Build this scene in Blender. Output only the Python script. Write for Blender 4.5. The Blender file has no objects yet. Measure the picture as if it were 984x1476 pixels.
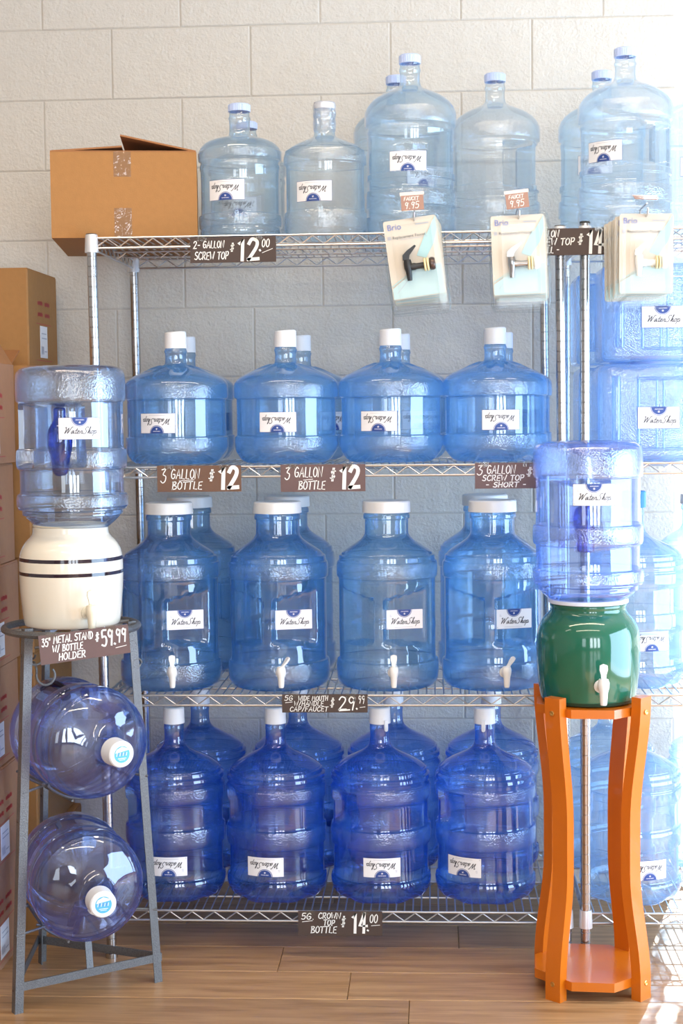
import bpy, math, random
from mathutils import Vector, Matrix, Euler

S = bpy.context.scene
COL = S.collection
PI = math.pi
R = math.radians
random.seed(7)

# ------------------------------------------------------------------ camera
cam_data = bpy.data.cameras.new('camera')
cam = bpy.data.objects.new('camera', cam_data)
COL.objects.link(cam)
PITCH, YAW, ROLL = 0.0631, 0.0572, -0.0109
fwd = Vector((-math.sin(YAW) * math.cos(PITCH), math.cos(YAW) * math.cos(PITCH), -math.sin(PITCH)))
right = Vector((math.cos(YAW), math.sin(YAW), 0))
up = right.cross(fwd)
r2 = math.cos(ROLL) * right + math.sin(ROLL) * up
u2 = -math.sin(ROLL) * right + math.cos(ROLL) * up
m = Matrix((r2, u2, -fwd)).transposed().to_4x4()
m.translation = Vector((0.8369, -3.9726, 1.4049))
cam.matrix_world = m
cam_data.sensor_width = 36
cam_data.lens = 2273.12 * 36 / 1476
cam_data.clip_start = 0.05
S.camera = cam

# ------------------------------------------------------------------ view, world, lights
S.view_settings.view_transform = 'Standard'
S.view_settings.look = 'None'
S.view_settings.exposure = -0.84
S.view_settings.gamma = 1
S.view_settings.use_curve_mapping = False
S.cycles.transparent_max_bounces = 48
S.cycles.max_bounces = 10
S.cycles.sample_clamp_indirect = 6

world = bpy.data.worlds.new('daylight')
S.world = world
world.use_nodes = True
bg = world.node_tree.nodes['Background']
bg.inputs['Color'].default_value = (0.90, 0.95, 1.0, 1)
bg.inputs['Strength'].default_value = 2.2

def area(name, loc, target, sx, sy, power, color=(1, 1, 1)):
    l = bpy.data.lights.new(name, 'AREA')
    l.shape = 'RECTANGLE'
    l.size, l.size_y, l.energy, l.color = sx, sy, power, color
    o = bpy.data.objects.new(name, l)
    COL.objects.link(o)
    o.location = loc
    o.rotation_euler = (Vector(target) - Vector(loc)).to_track_quat('-Z', 'Y').to_euler()
    return o

sun_l = bpy.data.lights.new('sun', 'SUN')
sun_l.energy, sun_l.angle, sun_l.color = 42.0, R(1.0), (1.0, 0.97, 0.92)
sun = bpy.data.objects.new('sun', sun_l)
COL.objects.link(sun)
sun.rotation_euler = Vector((-0.26, -1.0, -0.75)).to_track_quat('-Z', 'Y').to_euler()

for wx in (1.5, 2.75, 4.0):
    area('shopfront_daylight', (wx, -8.8, 1.7), (wx, 0, 1.7), 0.85, 2.7, 165, (0.80, 0.90, 1.0))
area('shopfront_daylight', (-1.0, -8.8, 1.7), (-1.0, 0, 1.7), 1.2, 2.4, 70, (0.80, 0.90, 1.0))
area('side_window_daylight', (3.6, -0.9, 1.05), (0, -0.1, 1.0), 2.8, 1.9, 350, (0.50, 0.74, 1.0))
area('ceiling_strip_lamp', (0.9, -1.1, 3.05), (0.9, -1.1, 0), 3.0, 0.14, 54, (1.0, 0.84, 0.62))
area('ceiling_strip_lamp', (0.9, -2.7, 3.05), (0.9, -2.7, 0), 3.0, 0.14, 48, (1.0, 0.84, 0.62))
area('ceiling_strip_lamp', (-1.6, -1.9, 3.05), (-1.6, -1.9, 0), 1.2, 0.14, 8, (1.0, 0.90, 0.76))

# ------------------------------------------------------------------ node helpers / materials
MAT = {}

def new_mat(name):
    mt = bpy.data.materials.new(name)
    mt.use_nodes = True
    nt = mt.node_tree
    nt.nodes.clear()
    out = nt.nodes.new('ShaderNodeOutputMaterial')
    MAT[name] = mt
    return mt, nt, out

def nd(nt, kind, **inputs):
    n = nt.nodes.new(kind)
    for k, v in inputs.items():
        key = k.replace('_', ' ')
        if isinstance(v, bpy.types.NodeSocket):
            nt.links.new(v, n.inputs[key])
        else:
            n.inputs[key].default_value = v
    return n

def mth(nt, op, a, b=None, c=None):
    n = nt.nodes.new('ShaderNodeMath')
    n.operation = op
    for i, v in enumerate((a, b, c)):
        if v is None:
            continue
        if isinstance(v, bpy.types.NodeSocket):
            nt.links.new(v, n.inputs[i])
        else:
            n.inputs[i].default_value = v
    return n.outputs[0]

def rgba(c):
    return (c[0], c[1], c[2], 1)

def mixcol(nt, fac, a, b):
    n = nt.nodes.new('ShaderNodeMix')
    n.data_type = 'RGBA'
    for sock, v in ((n.inputs[0], fac), (n.inputs[6], a), (n.inputs[7], b)):
        if isinstance(v, bpy.types.NodeSocket):
            nt.links.new(v, sock)
        else:
            sock.default_value = v if isinstance(v, float) else rgba(v)
    return n.outputs[2]

def plain(name, col, rough=0.5, metal=0.0, noise=0.0, nscale=40.0, bump=0.0, bscale=200.0, coat=0.0, sub=0.0, spec=0.5):
    mt, nt, out = new_mat(name)
    p = nd(nt, 'ShaderNodeBsdfPrincipled', Base_Color=rgba(col), Roughness=rough, Metallic=metal)
    p.inputs['Coat Weight'].default_value = coat
    p.inputs['Coat Roughness'].default_value = 0.03
    p.inputs['Specular IOR Level'].default_value = spec
    tc = nt.nodes.new('ShaderNodeTexCoord')
    if noise:
        t = nd(nt, 'ShaderNodeTexNoise', Vector=tc.outputs['Object'], Scale=nscale, Detail=5.0)
        hi = tuple(min(1, c * (1 + noise)) for c in col)
        lo = tuple(c * (1 - noise) for c in col)
        nt.links.new(mixcol(nt, t.outputs['Fac'], lo, hi), p.inputs['Base Color'])
    if bump:
        t = nd(nt, 'ShaderNodeTexNoise', Vector=tc.outputs['Object'], Scale=bscale, Detail=3.0)
        b = nd(nt, 'ShaderNodeBump', Height=t.outputs['Fac'], Strength=bump, Distance=0.002)
        nt.links.new(b.outputs['Normal'], p.inputs['Normal'])
    if sub:
        p.inputs['Subsurface Weight'].default_value = sub
        p.inputs['Subsurface Radius'].default_value = (0.01, 0.01, 0.01)
    nt.links.new(p.outputs[0], out.inputs[0])
    return mt

def thin_plastic(name, tint, glow, fac, rough=0.06, bump=0.12, bscale=28.0, refl=1.5, bend=0.0, ior=1.10):
    """Thin blown-plastic wall: tinted straight-through transmission that deepens at
    grazing angles, a little coloured scatter and a clear reflection on top."""
    mt, nt, out = new_mat(name)
    tc = nt.nodes.new('ShaderNodeTexCoord')
    t = nd(nt, 'ShaderNodeTexNoise', Vector=tc.outputs['Object'], Scale=bscale, Detail=2.0)
    b = nd(nt, 'ShaderNodeBump', Height=t.outputs['Fac'], Strength=bump, Distance=0.01)
    lw = nd(nt, 'ShaderNodeLayerWeight', Blend=0.5)
    c = mth(nt, 'MAXIMUM', mth(nt, 'SUBTRACT', 1.0, lw.outputs['Facing']), 0.16)
    inv = mth(nt, 'POWER', mth(nt, 'DIVIDE', 1.0, c), 1.15)
    comb = nt.nodes.new('ShaderNodeCombineColor')
    for i in range(3):
        nt.links.new(mth(nt, 'POWER', tint[i], inv), comb.inputs[i])
    tr = nd(nt, 'ShaderNodeBsdfTransparent', Color=comb.outputs[0])
    df = nd(nt, 'ShaderNodeBsdfDiffuse', Color=rgba(glow))
    tl = nd(nt, 'ShaderNodeBsdfTranslucent', Color=rgba(glow))
    sc = nd(nt, 'ShaderNodeMixShader', Fac=0.5)
    nt.links.new(df.outputs[0], sc.inputs[1])
    nt.links.new(tl.outputs[0], sc.inputs[2])
    body = nd(nt, 'ShaderNodeMixShader', Fac=mth(nt, 'MINIMUM', mth(nt, 'MULTIPLY', inv, fac), 0.6))
    if bend:
        rf = nd(nt, 'ShaderNodeBsdfRefraction', Color=comb.outputs[0], Roughness=0.02, IOR=ior, Normal=b.outputs['Normal'])
        both = nd(nt, 'ShaderNodeMixShader', Fac=bend)
        nt.links.new(tr.outputs[0], both.inputs[1])
        nt.links.new(rf.outputs[0], both.inputs[2])
        nt.links.new(both.outputs[0], body.inputs[1])
    else:
        nt.links.new(tr.outputs[0], body.inputs[1])
    nt.links.new(sc.outputs[0], body.inputs[2])
    gl = nd(nt, 'ShaderNodeBsdfGlossy', Color=(1, 1, 1, 1), Roughness=rough, Normal=b.outputs['Normal'])
    f5 = mth(nt, 'POWER', lw.outputs['Facing'], 5.0)
    fr = mth(nt, 'MINIMUM', mth(nt, 'MULTIPLY', mth(nt, 'MULTIPLY_ADD', f5, 0.6, 0.042), refl), 0.75)
    fin = nd(nt, 'ShaderNodeMixShader', Fac=fr)
    nt.links.new(body.outputs[0], fin.inputs[1])
    nt.links.new(gl.outputs[0], fin.inputs[2])
    nt.links.new(fin.outputs[0], out.inputs[0])
    return mt

def plastic_pair(key, tint, glow, fac, refl=1.5, bend=0.36):
    a = thin_plastic(key, tint, glow, fac, 0.03, 0.05, 16.0, refl * 1.3, bend)
    b = thin_plastic(key + '_hammered', tuple(c * 0.97 for c in tint), glow, fac * 1.7, 0.05, 0.20, 230.0, refl * 1.9, bend)
    return [a, b]

PL_PALE = plastic_pair('pale_blue_polycarbonate', (0.905, 0.958, 0.993), (0.55, 0.74, 0.98), 0.04)
PL_CLEAR = plastic_pair('clear_pale_polycarbonate', (0.93, 0.965, 0.99), (0.64, 0.78, 0.97), 0.04)
PL_SKY = plastic_pair('sky_blue_plastic', (0.84, 0.93, 0.998), (0.14, 0.48, 1.0), 0.085)
PL_STEEL = plastic_pair('steel_blue_plastic', (0.75, 0.875, 0.968), (0.12, 0.40, 0.86), 0.06)
PL_COBALT = plastic_pair('cobalt_plastic', (0.66, 0.80, 0.985), (0.03, 0.24, 0.92), 0.045)
PL_LILAC = plastic_pair('lavender_blue_polycarbonate', (0.80, 0.865, 0.945), (0.34, 0.44, 0.72), 0.045, 1.8)
PL_LYING = plastic_pair('violet_blue_polycarbonate', (0.73, 0.80, 0.96), (0.16, 0.26, 0.85), 0.045, 1.6)
GRIP = thin_plastic('deep_blue_grip_plastic', (0.42, 0.50, 0.84), (0.03, 0.07, 0.40), 0.08, 0.05, 0.1, 40.0, 1.6)
GRIPD = thin_plastic('navy_grip_plastic', (0.10, 0.11, 0.32), (0.012, 0.014, 0.10), 0.35, 0.08, 0.1, 40.0, 1.0)
PL_PERI = plastic_pair('periwinkle_polycarbonate', (0.77, 0.85, 0.99), (0.28, 0.42, 0.98), 0.055, 1.9)
CLEAR = thin_plastic('clear_blister_plastic', (0.975, 0.98, 0.98), (0.7, 0.74, 0.78), 0.012, 0.05, 0.06, 14.0, 0.22)
WRAP = thin_plastic('crinkled_shrink_wrap', (0.92, 0.93, 0.95), (0.9, 0.9, 0.95), 0.10, 0.08, 0.9, 90.0, 3.0)
GLASS = thin_plastic('window_glass', (0.96, 0.98, 0.97), (0.9, 0.95, 0.95), 0.002, 0.0, 0.0, 10.0, 1.0)
TAPE = thin_plastic('clear_tape', (0.93, 0.92, 0.90), (0.8, 0.76, 0.70), 0.06, 0.12, 0.25, 45.0, 0.5)

WHITE = plain('white_plastic', (0.80, 0.79, 0.77), 0.35, sub=0.0)
CAPW = plain('milky_white_cap_plastic', (0.82, 0.83, 0.86), 0.4)
CAPB = plain('pale_blue_cap_plastic', (0.50, 0.60, 0.88), 0.35)
CAPBLUE = plain('bright_blue_cap_plastic', (0.05, 0.25, 0.65), 0.35)
CREAMP = plain('cream_plastic', (0.80, 0.72, 0.56), 0.35)
CHROME = plain('chrome_wire', (0.60, 0.605, 0.62), 0.28, 0.95)
COLLAR = plain('satin_zinc_collar', (0.70, 0.70, 0.72), 0.38, 0.5)
CHROME2 = plain('chrome_post', (0.52, 0.51, 0.51), 0.24, 1.0)
BLACKP = plain('black_plastic', (0.012, 0.012, 0.014), 0.4)
DARKCH = plain('polished_faucet_chrome', (0.30, 0.28, 0.27), 0.22, 1.0)
WHITEF = plain('white_faucet_plastic', (0.85, 0.85, 0.82), 0.3)
WASHER = plain('cream_rubber_washer', (0.80, 0.66, 0.36), 0.5)
BROWNC = plain('dark_brown_sign_card', (0.060, 0.036, 0.028), 0.62, noise=0.15, nscale=30)
BROWN2 = plain('brown_sign_card', (0.145, 0.072, 0.042), 0.62, noise=0.15, nscale=30)
BROWN3 = plain('taupe_sign_card', (0.135, 0.078, 0.072), 0.62, noise=0.12, nscale=30)
TAGB = plain('tan_brown_price_card', (0.36, 0.20, 0.15), 0.6)
CHALK = plain('white_chalk_marker', (0.86, 0.84, 0.80), 0.8)
LABELW = plain('white_label_paper', (0.86, 0.85, 0.87), 0.45)
INKBLUE = plain('navy_label_ink', (0.025, 0.065, 0.27), 0.45)
INKBLACK = plain('black_label_ink', (0.03, 0.03, 0.045), 0.5)
INKGREY = plain('grey_label_ink', (0.45, 0.46, 0.52), 0.5)
INKRED = plain('red_carton_ink', (0.42, 0.045, 0.035), 0.6)
INKSKY = plain('sky_blue_sticker_ink', (0.10, 0.45, 0.78), 0.4)
INKCORP = plain('slate_blue_card_ink', (0.16, 0.20, 0.48), 0.5)
INKTXT = plain('charcoal_card_ink', (0.10, 0.10, 0.11), 0.5)
CARDP = plain('peach_card_print', (0.66, 0.58, 0.48), 0.45)
CARDM = plain('mint_card_print', (0.40, 0.60, 0.60), 0.45)
CARDB = plain('pale_teal_card_print', (0.47, 0.62, 0.62), 0.45)
CARDBOARD = plain('brown_cardboard', (0.37, 0.172, 0.050), 0.75, noise=0.10, nscale=60, bump=0.15, bscale=260)
CARDRED = plain('reddish_cardboard', (0.385, 0.19, 0.10), 0.75, noise=0.09, nscale=50, bump=0.12, bscale=240)
CARDIN = plain('dark_cardboard_inside', (0.33, 0.14, 0.05), 0.8, noise=0.1)
CERAM = plain('cream_glazed_ceramic', (0.83, 0.765, 0.64), 0.12, coat=0.5, noise=0.03, nscale=12)
STRIPE = plain('dark_glaze_stripe', (0.025, 0.012, 0.022), 0.1, coat=0.5)
GREENC = plain('green_glazed_ceramic', (0.012, 0.115, 0.068), 0.09, coat=0.6, noise=0.10, nscale=6)
GREENB = plain('dark_green_glaze_edge', (0.01, 0.05, 0.03), 0.2)
ORANGE = plain('orange_painted_wood', (0.57, 0.135, 0.004), 0.28, coat=0.3, noise=0.05, nscale=15, bump=0.05, bscale=80)
BRASS = plain('bolt_metal', (0.75, 0.42, 0.12), 0.3, 1.0)
WINFR = plain('white_window_frame', (0.80, 0.80, 0.80), 0.4)
CEIL = plain('ceiling_paint', (0.72, 0.70, 0.67), 0.8)
ROOMW = plain('room_wall_paint', (0.55, 0.52, 0.48), 0.8)
PAVE = plain('pale_pavement', (0.36, 0.355, 0.345), 0.9, noise=0.1, nscale=4)
RUBBER = plain('dark_rubber', (0.03, 0.03, 0.03), 0.7)
SHADE = plain('dark_screw_steel', (0.10, 0.07, 0.06), 0.35, 0.8)

def hammer_metal():
    mt, nt, out = new_mat('hammered_grey_metal')
    tc = nt.nodes.new('ShaderNodeTexCoord')
    v = nd(nt, 'ShaderNodeTexNoise', Vector=tc.outputs['Object'], Scale=420.0, Detail=2.0)
    col = mixcol(nt, v.outputs['Fac'], (0.05, 0.05, 0.052), (0.25, 0.25, 0.255))
    b = nd(nt, 'ShaderNodeBump', Height=v.outputs['Fac'], Strength=0.5, Distance=0.002)
    p = nd(nt, 'ShaderNodeBsdfPrincipled', Base_Color=col, Metallic=0.55, Roughness=0.42, Normal=b.outputs['Normal'])
    nt.links.new(p.outputs[0], out.inputs[0])
    return mt
HAMMER = hammer_metal()

def block_paint():
    mt, nt, out = new_mat('cream_painted_block')
    g = nt.nodes.new('ShaderNodeNewGeometry')
    a = nd(nt, 'ShaderNodeTexNoise', Vector=g.outputs['Position'], Scale=120.0, Detail=4.0, Roughness=0.6)
    c = nd(nt, 'ShaderNodeTexNoise', Vector=g.outputs['Position'], Scale=26.0, Detail=3.0)
    h = mth(nt, 'ADD', a.outputs['Fac'], mth(nt, 'MULTIPLY', c.outputs['Fac'], 1.3))
    b = nd(nt, 'ShaderNodeBump', Height=h, Strength=0.55, Distance=0.006)
    col = mixcol(nt, c.outputs['Fac'], (0.655, 0.605, 0.535), (0.70, 0.65, 0.575))
    p = nd(nt, 'ShaderNodeBsdfPrincipled', Base_Color=col, Roughness=0.55, Normal=b.outputs['Normal'])
    nt.links.new(p.outputs[0], out.inputs[0])
    return mt
BLOCK = block_paint()

def plank_wood():
    mt, nt, out = new_mat('oak_plank')
    g = nt.nodes.new('ShaderNodeNewGeometry')
    oi = nt.nodes.new('ShaderNodeObjectInfo')
    mp = nd(nt, 'ShaderNodeMapping', Vector=g.outputs['Position'], Scale=(1.3, 17.0, 1.0))
    off = nt.nodes.new('ShaderNodeCombineXYZ')
    nt.links.new(mth(nt, 'MULTIPLY', oi.outputs['Random'], 37.0), off.inputs[0])
    nt.links.new(mth(nt, 'MULTIPLY', oi.outputs['Random'], 11.0), off.inputs[2])
    nt.links.new(off.outputs[0], mp.inputs['Location'])
    n1 = nd(nt, 'ShaderNodeTexNoise', Vector=mp.outputs[0], Scale=2.2, Detail=9.0, Roughness=0.62, Distortion=0.6)
    mp2 = nd(nt, 'ShaderNodeMapping', Vector=g.outputs['Position'], Scale=(4.0, 150.0, 1.0))
    nt.links.new(off.outputs[0], mp2.inputs['Location'])
    n2 = nd(nt, 'ShaderNodeTexNoise', Vector=mp2.outputs[0], Scale=1.6, Detail=4.0)
    cr = nt.nodes.new('ShaderNodeValToRGB')
    e = cr.color_ramp.elements
    e[0].position, e[0].color = 0.28, (0.18, 0.085, 0.030, 1)
    e[1].position, e[1].color = 0.72, (0.55, 0.325, 0.155, 1)
    k = e.new(0.5); k.color = (0.39, 0.21, 0.09, 1)
    nt.links.new(mth(nt, 'ADD', mth(nt, 'MULTIPLY', n1.outputs['Fac'], 0.78), mth(nt, 'MULTIPLY', n2.outputs['Fac'], 0.22)), cr.inputs[0])
    val = mth(nt, 'MULTIPLY_ADD', oi.outputs['Random'], 0.22, 0.9)
    hs = nd(nt, 'ShaderNodeHueSaturation', Color=cr.outputs[0], Value=val)
    b = nd(nt, 'ShaderNodeBump', Height=n2.outputs['Fac'], Strength=0.12, Distance=0.002)
    p = nd(nt, 'ShaderNodeBsdfPrincipled', Base_Color=hs.outputs[0], Roughness=0.33, Normal=b.outputs['Normal'])
    nt.links.new(p.outputs[0], out.inputs[0])
    return mt
PLANK = plank_wood()
GAP = plain('dark_plank_joint', (0.10, 0.06, 0.035), 0.8)
GROUT = plain('painted_block_joint', (0.62, 0.57, 0.505), 0.7, bump=0.3, bscale=90)

# ------------------------------------------------------------------ mesh builder
class MB:
    def __init__(self):
        self.v, self.f, self.mi = [], [], []

    def add(self, verts, faces, mi=0):
        o = len(self.v)
        self.v += [tuple(p) for p in verts]
        for f in faces:
            self.f.append([i + o for i in f])
            self.mi.append(mi)

    def box(self, lo, hi, mi=0, mat=None):
        (x0, y0, z0), (x1, y1, z1) = lo, hi
        vs = [Vector(p) for p in ((x0, y0, z0), (x1, y0, z0), (x1, y1, z0), (x0, y1, z0), (x0, y0, z1), (x1, y0, z1), (x1, y1, z1), (x0, y1, z1))]
        if mat is not None:
            vs = [mat @ p for p in vs]
        self.add(vs, [(0, 3, 2, 1), (4, 5, 6, 7), (0, 1, 5, 4), (1, 2, 6, 5), (2, 3, 7, 6), (3, 0, 4, 7)], mi)

    def prism(self, outline, z0, z1, mi=0, mat=None):
        """outline of (x, y), counter-clockwise, extruded along z"""
        n = len(outline)
        vs = [Vector((x, y, z0)) for x, y in outline] + [Vector((x, y, z1)) for x, y in outline]
        if mat is not None:
            vs = [mat @ p for p in vs]
        fs = [tuple(reversed(range(n))), tuple(range(n, 2 * n))]
        fs += [(i, (i + 1) % n, n + (i + 1) % n, n + i) for i in range(n)]
        self.add(vs, fs, mi)

    def tube(self, pts, r, seg=8, closed=False, mi=0):
        pts = [Vector(p) for p in pts]
        n = len(pts)
        vs, fs = [], []
        prev = None
        for i, p in enumerate(pts):
            a = pts[i - 1] if (i > 0 or closed) else p
            b = pts[(i + 1) % n] if (i < n - 1 or closed) else p
            t = (b - a).normalized()
            if prev is None:
                ref = Vector((0, 0, 1)) if abs(t.z) < 0.9 else Vector((1, 0, 0))
                u = t.cross(ref).normalized()
            else:
                u = (prev - t * prev.dot(t)).normalized()
            prev = u
            w = t.cross(u)
            rr = r[i] if isinstance(r, (list, tuple)) else r
            for k in range(seg):
                a_ = 2 * PI * k / seg
                vs.append(p + (u * math.cos(a_) + w * math.sin(a_)) * rr)
        rings = n if closed else n - 1
        for i in range(rings):
            for k in range(seg):
                j = ((i + 1) % n) * seg
                fs.append((i * seg + k, i * seg + (k + 1) % seg, j + (k + 1) % seg, j + k))
        if not closed:
            fs.append(tuple(reversed(range(seg))))
            fs.append(tuple(range((n - 1) * seg, n * seg)))
        self.add(vs, fs, mi)

    def lathe(self, prof, seg=48, disp=None, mats=None, mat=None, mi=0, origin=(0, 0, 0)):
        """prof: (r, z) from the bottom centre up the outside; theta 0 looks to -Y"""
        o = Vector(origin)
        vs, fs, ms = [], [], []
        rows = []
        for (r, z) in prof:
            if r < 1e-6:
                rows.append([len(vs)])
                vs.append(Vector((0, 0, z)) + o)
                continue
            row = []
            for k in range(seg):
                th = 2 * PI * k / seg
                rr, zz = (disp(th, r, z) if disp else (r, z))
                row.append(len(vs))
                vs.append(Vector((rr * math.sin(th), -rr * math.cos(th), zz)) + o)
            rows.append(row)
        for i in range(len(rows) - 1):
            a, b = rows[i], rows[i + 1]
            z = (prof[i][1] + prof[i + 1][1]) / 2
            k_ = mats(z) if mats else mi
            for k in range(seg):
                k2 = (k + 1) % seg
                if len(a) == 1 and len(b) == 1:
                    continue
                if len(a) == 1:
                    fs.append((a[0], b[k2], b[k]))
                elif len(b) == 1:
                    fs.append((a[k], a[k2], b[0]))
                else:
                    fs.append((a[k], a[k2], b[k2], b[k]))
                ms.append(k_)
        if mat is not None:
            vs = [mat @ p for p in vs]
        o_ = len(self.v)
        self.v += [tuple(p) for p in vs]
        self.f += [[i + o_ for i in f] for f in fs]
        self.mi += ms

    def ribbon(self, pts, w, fmap, mi=0, lift=0.0):
        """flat stroke in 2D, width w, round-ish ends, mapped by fmap(u, v, lift) to 3D"""
        P = [Vector(p) for p in pts]
        n = len(P)
        if n < 2:
            return
        L, Rr = [], []
        for i, p in enumerate(P):
            a = P[max(0, i - 1)]
            b = P[min(n - 1, i + 1)]
            t = b - a
            if t.length < 1e-9:
                t = Vector((1, 0))
            t.normalize()
            nn = Vector((-t.y, t.x)) * (w / 2)
            q = p - t * w * 0.35 if i == 0 else (p + t * w * 0.35 if i == n - 1 else p)
            L.append(q + nn)
            Rr.append(q - nn)
        vs = [fmap(q.x, q.y, lift) for q in L] + [fmap(q.x, q.y, lift) for q in Rr]
        fs = [(i, n + i, n + i + 1, i + 1) for i in range(n - 1)]
        self.add(vs, fs, mi)

    def poly(self, pts, fmap, mi=0, lift=0.0):
        self.add([fmap(x, y, lift) for x, y in pts], [tuple(range(len(pts)))], mi)

    def mesh(self, name, mats, smooth=True, angle=32):
        me = bpy.data.meshes.new(name)
        me.from_pydata(self.v, [], self.f)
        for mt in (mats if isinstance(mats, (list, tuple)) else [mats]):
            me.materials.append(mt)
        me.polygons.foreach_set('material_index', self.mi)
        me.polygons.foreach_set('use_smooth', [smooth] * len(self.f))
        me.update()
        if smooth:
            me.set_sharp_from_angle(angle=R(angle))
        return me

    def obj(self, name, mats, parent=None, smooth=True, angle=32, loc=None, kind=None, label=None):
        o = bpy.data.objects.new(name, self.mesh(name, mats, smooth, angle))
        COL.objects.link(o)
        if parent:
            o.parent = parent
        if loc is not None:
            o.location = loc
        if kind:
            o['kind'] = kind
        if label:
            o['label'] = label
        return o

def thing(name, label, cat, loc=(0, 0, 0), rz=0.0, group=None):
    o = bpy.data.objects.new(name, None)
    o.empty_display_size = 0.05
    COL.objects.link(o)
    o.location = loc
    o.rotation_euler = (0, 0, rz)
    tag(o, label, cat, group)
    return o

def tag(o, label, cat, group=None):
    o['label'] = label
    o['category'] = cat
    if group:
        o['group'] = group
    return o

def copy_tree(o, parent=None):
    c = o.copy()
    COL.objects.link(c)
    if parent:
        c.parent = parent
    for ch in list(o.children):
        copy_tree(ch, c)
    return c

def smoothstep(a, b, x):
    t = min(1, max(0, (x - a) / (b - a)))
    return t * t * (3 - 2 * t)

def chaikin(pts, n=2):
    for _ in range(n):
        q = [pts[0]]
        for a, b in zip(pts, pts[1:]):
            q.append((a[0] * .75 + b[0] * .25, a[1] * .75 + b[1] * .25))
            q.append((a[0] * .25 + b[0] * .75, a[1] * .25 + b[1] * .75))
        q.append(pts[-1])
        pts = q
    return pts

def refine(pts, step, z0, z1):
    q = [pts[0]]
    for a, b in zip(pts, pts[1:]):
        if a[0] > 0.03 and z1 > min(a[1], b[1]) and z0 < max(a[1], b[1]):
            n = max(1, int(math.dist(a, b) / step))
            for i in range(1, n):
                q.append((a[0] + (b[0] - a[0]) * i / n, a[1] + (b[1] - a[1]) * i / n))
        q.append(b)
    return q

def catmull(pts, n=4):
    if len(pts) < 3:
        return pts
    P = [pts[0]] + list(pts) + [pts[-1]]
    q = []
    for i in range(1, len(P) - 2):
        p0, p1, p2, p3 = P[i - 1], P[i], P[i + 1], P[i + 2]
        for k in range(n):
            t = k / n
            q.append(tuple(0.5 * (2 * p1[j] + (p2[j] - p0[j]) * t + (2 * p0[j] - 5 * p1[j] + 4 * p2[j] - p3[j]) * t * t + (3 * p1[j] - p0[j] - 3 * p2[j] + p3[j]) * t ** 3) for j in range(2)))
    q.append(pts[-1])
    return q

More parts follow.
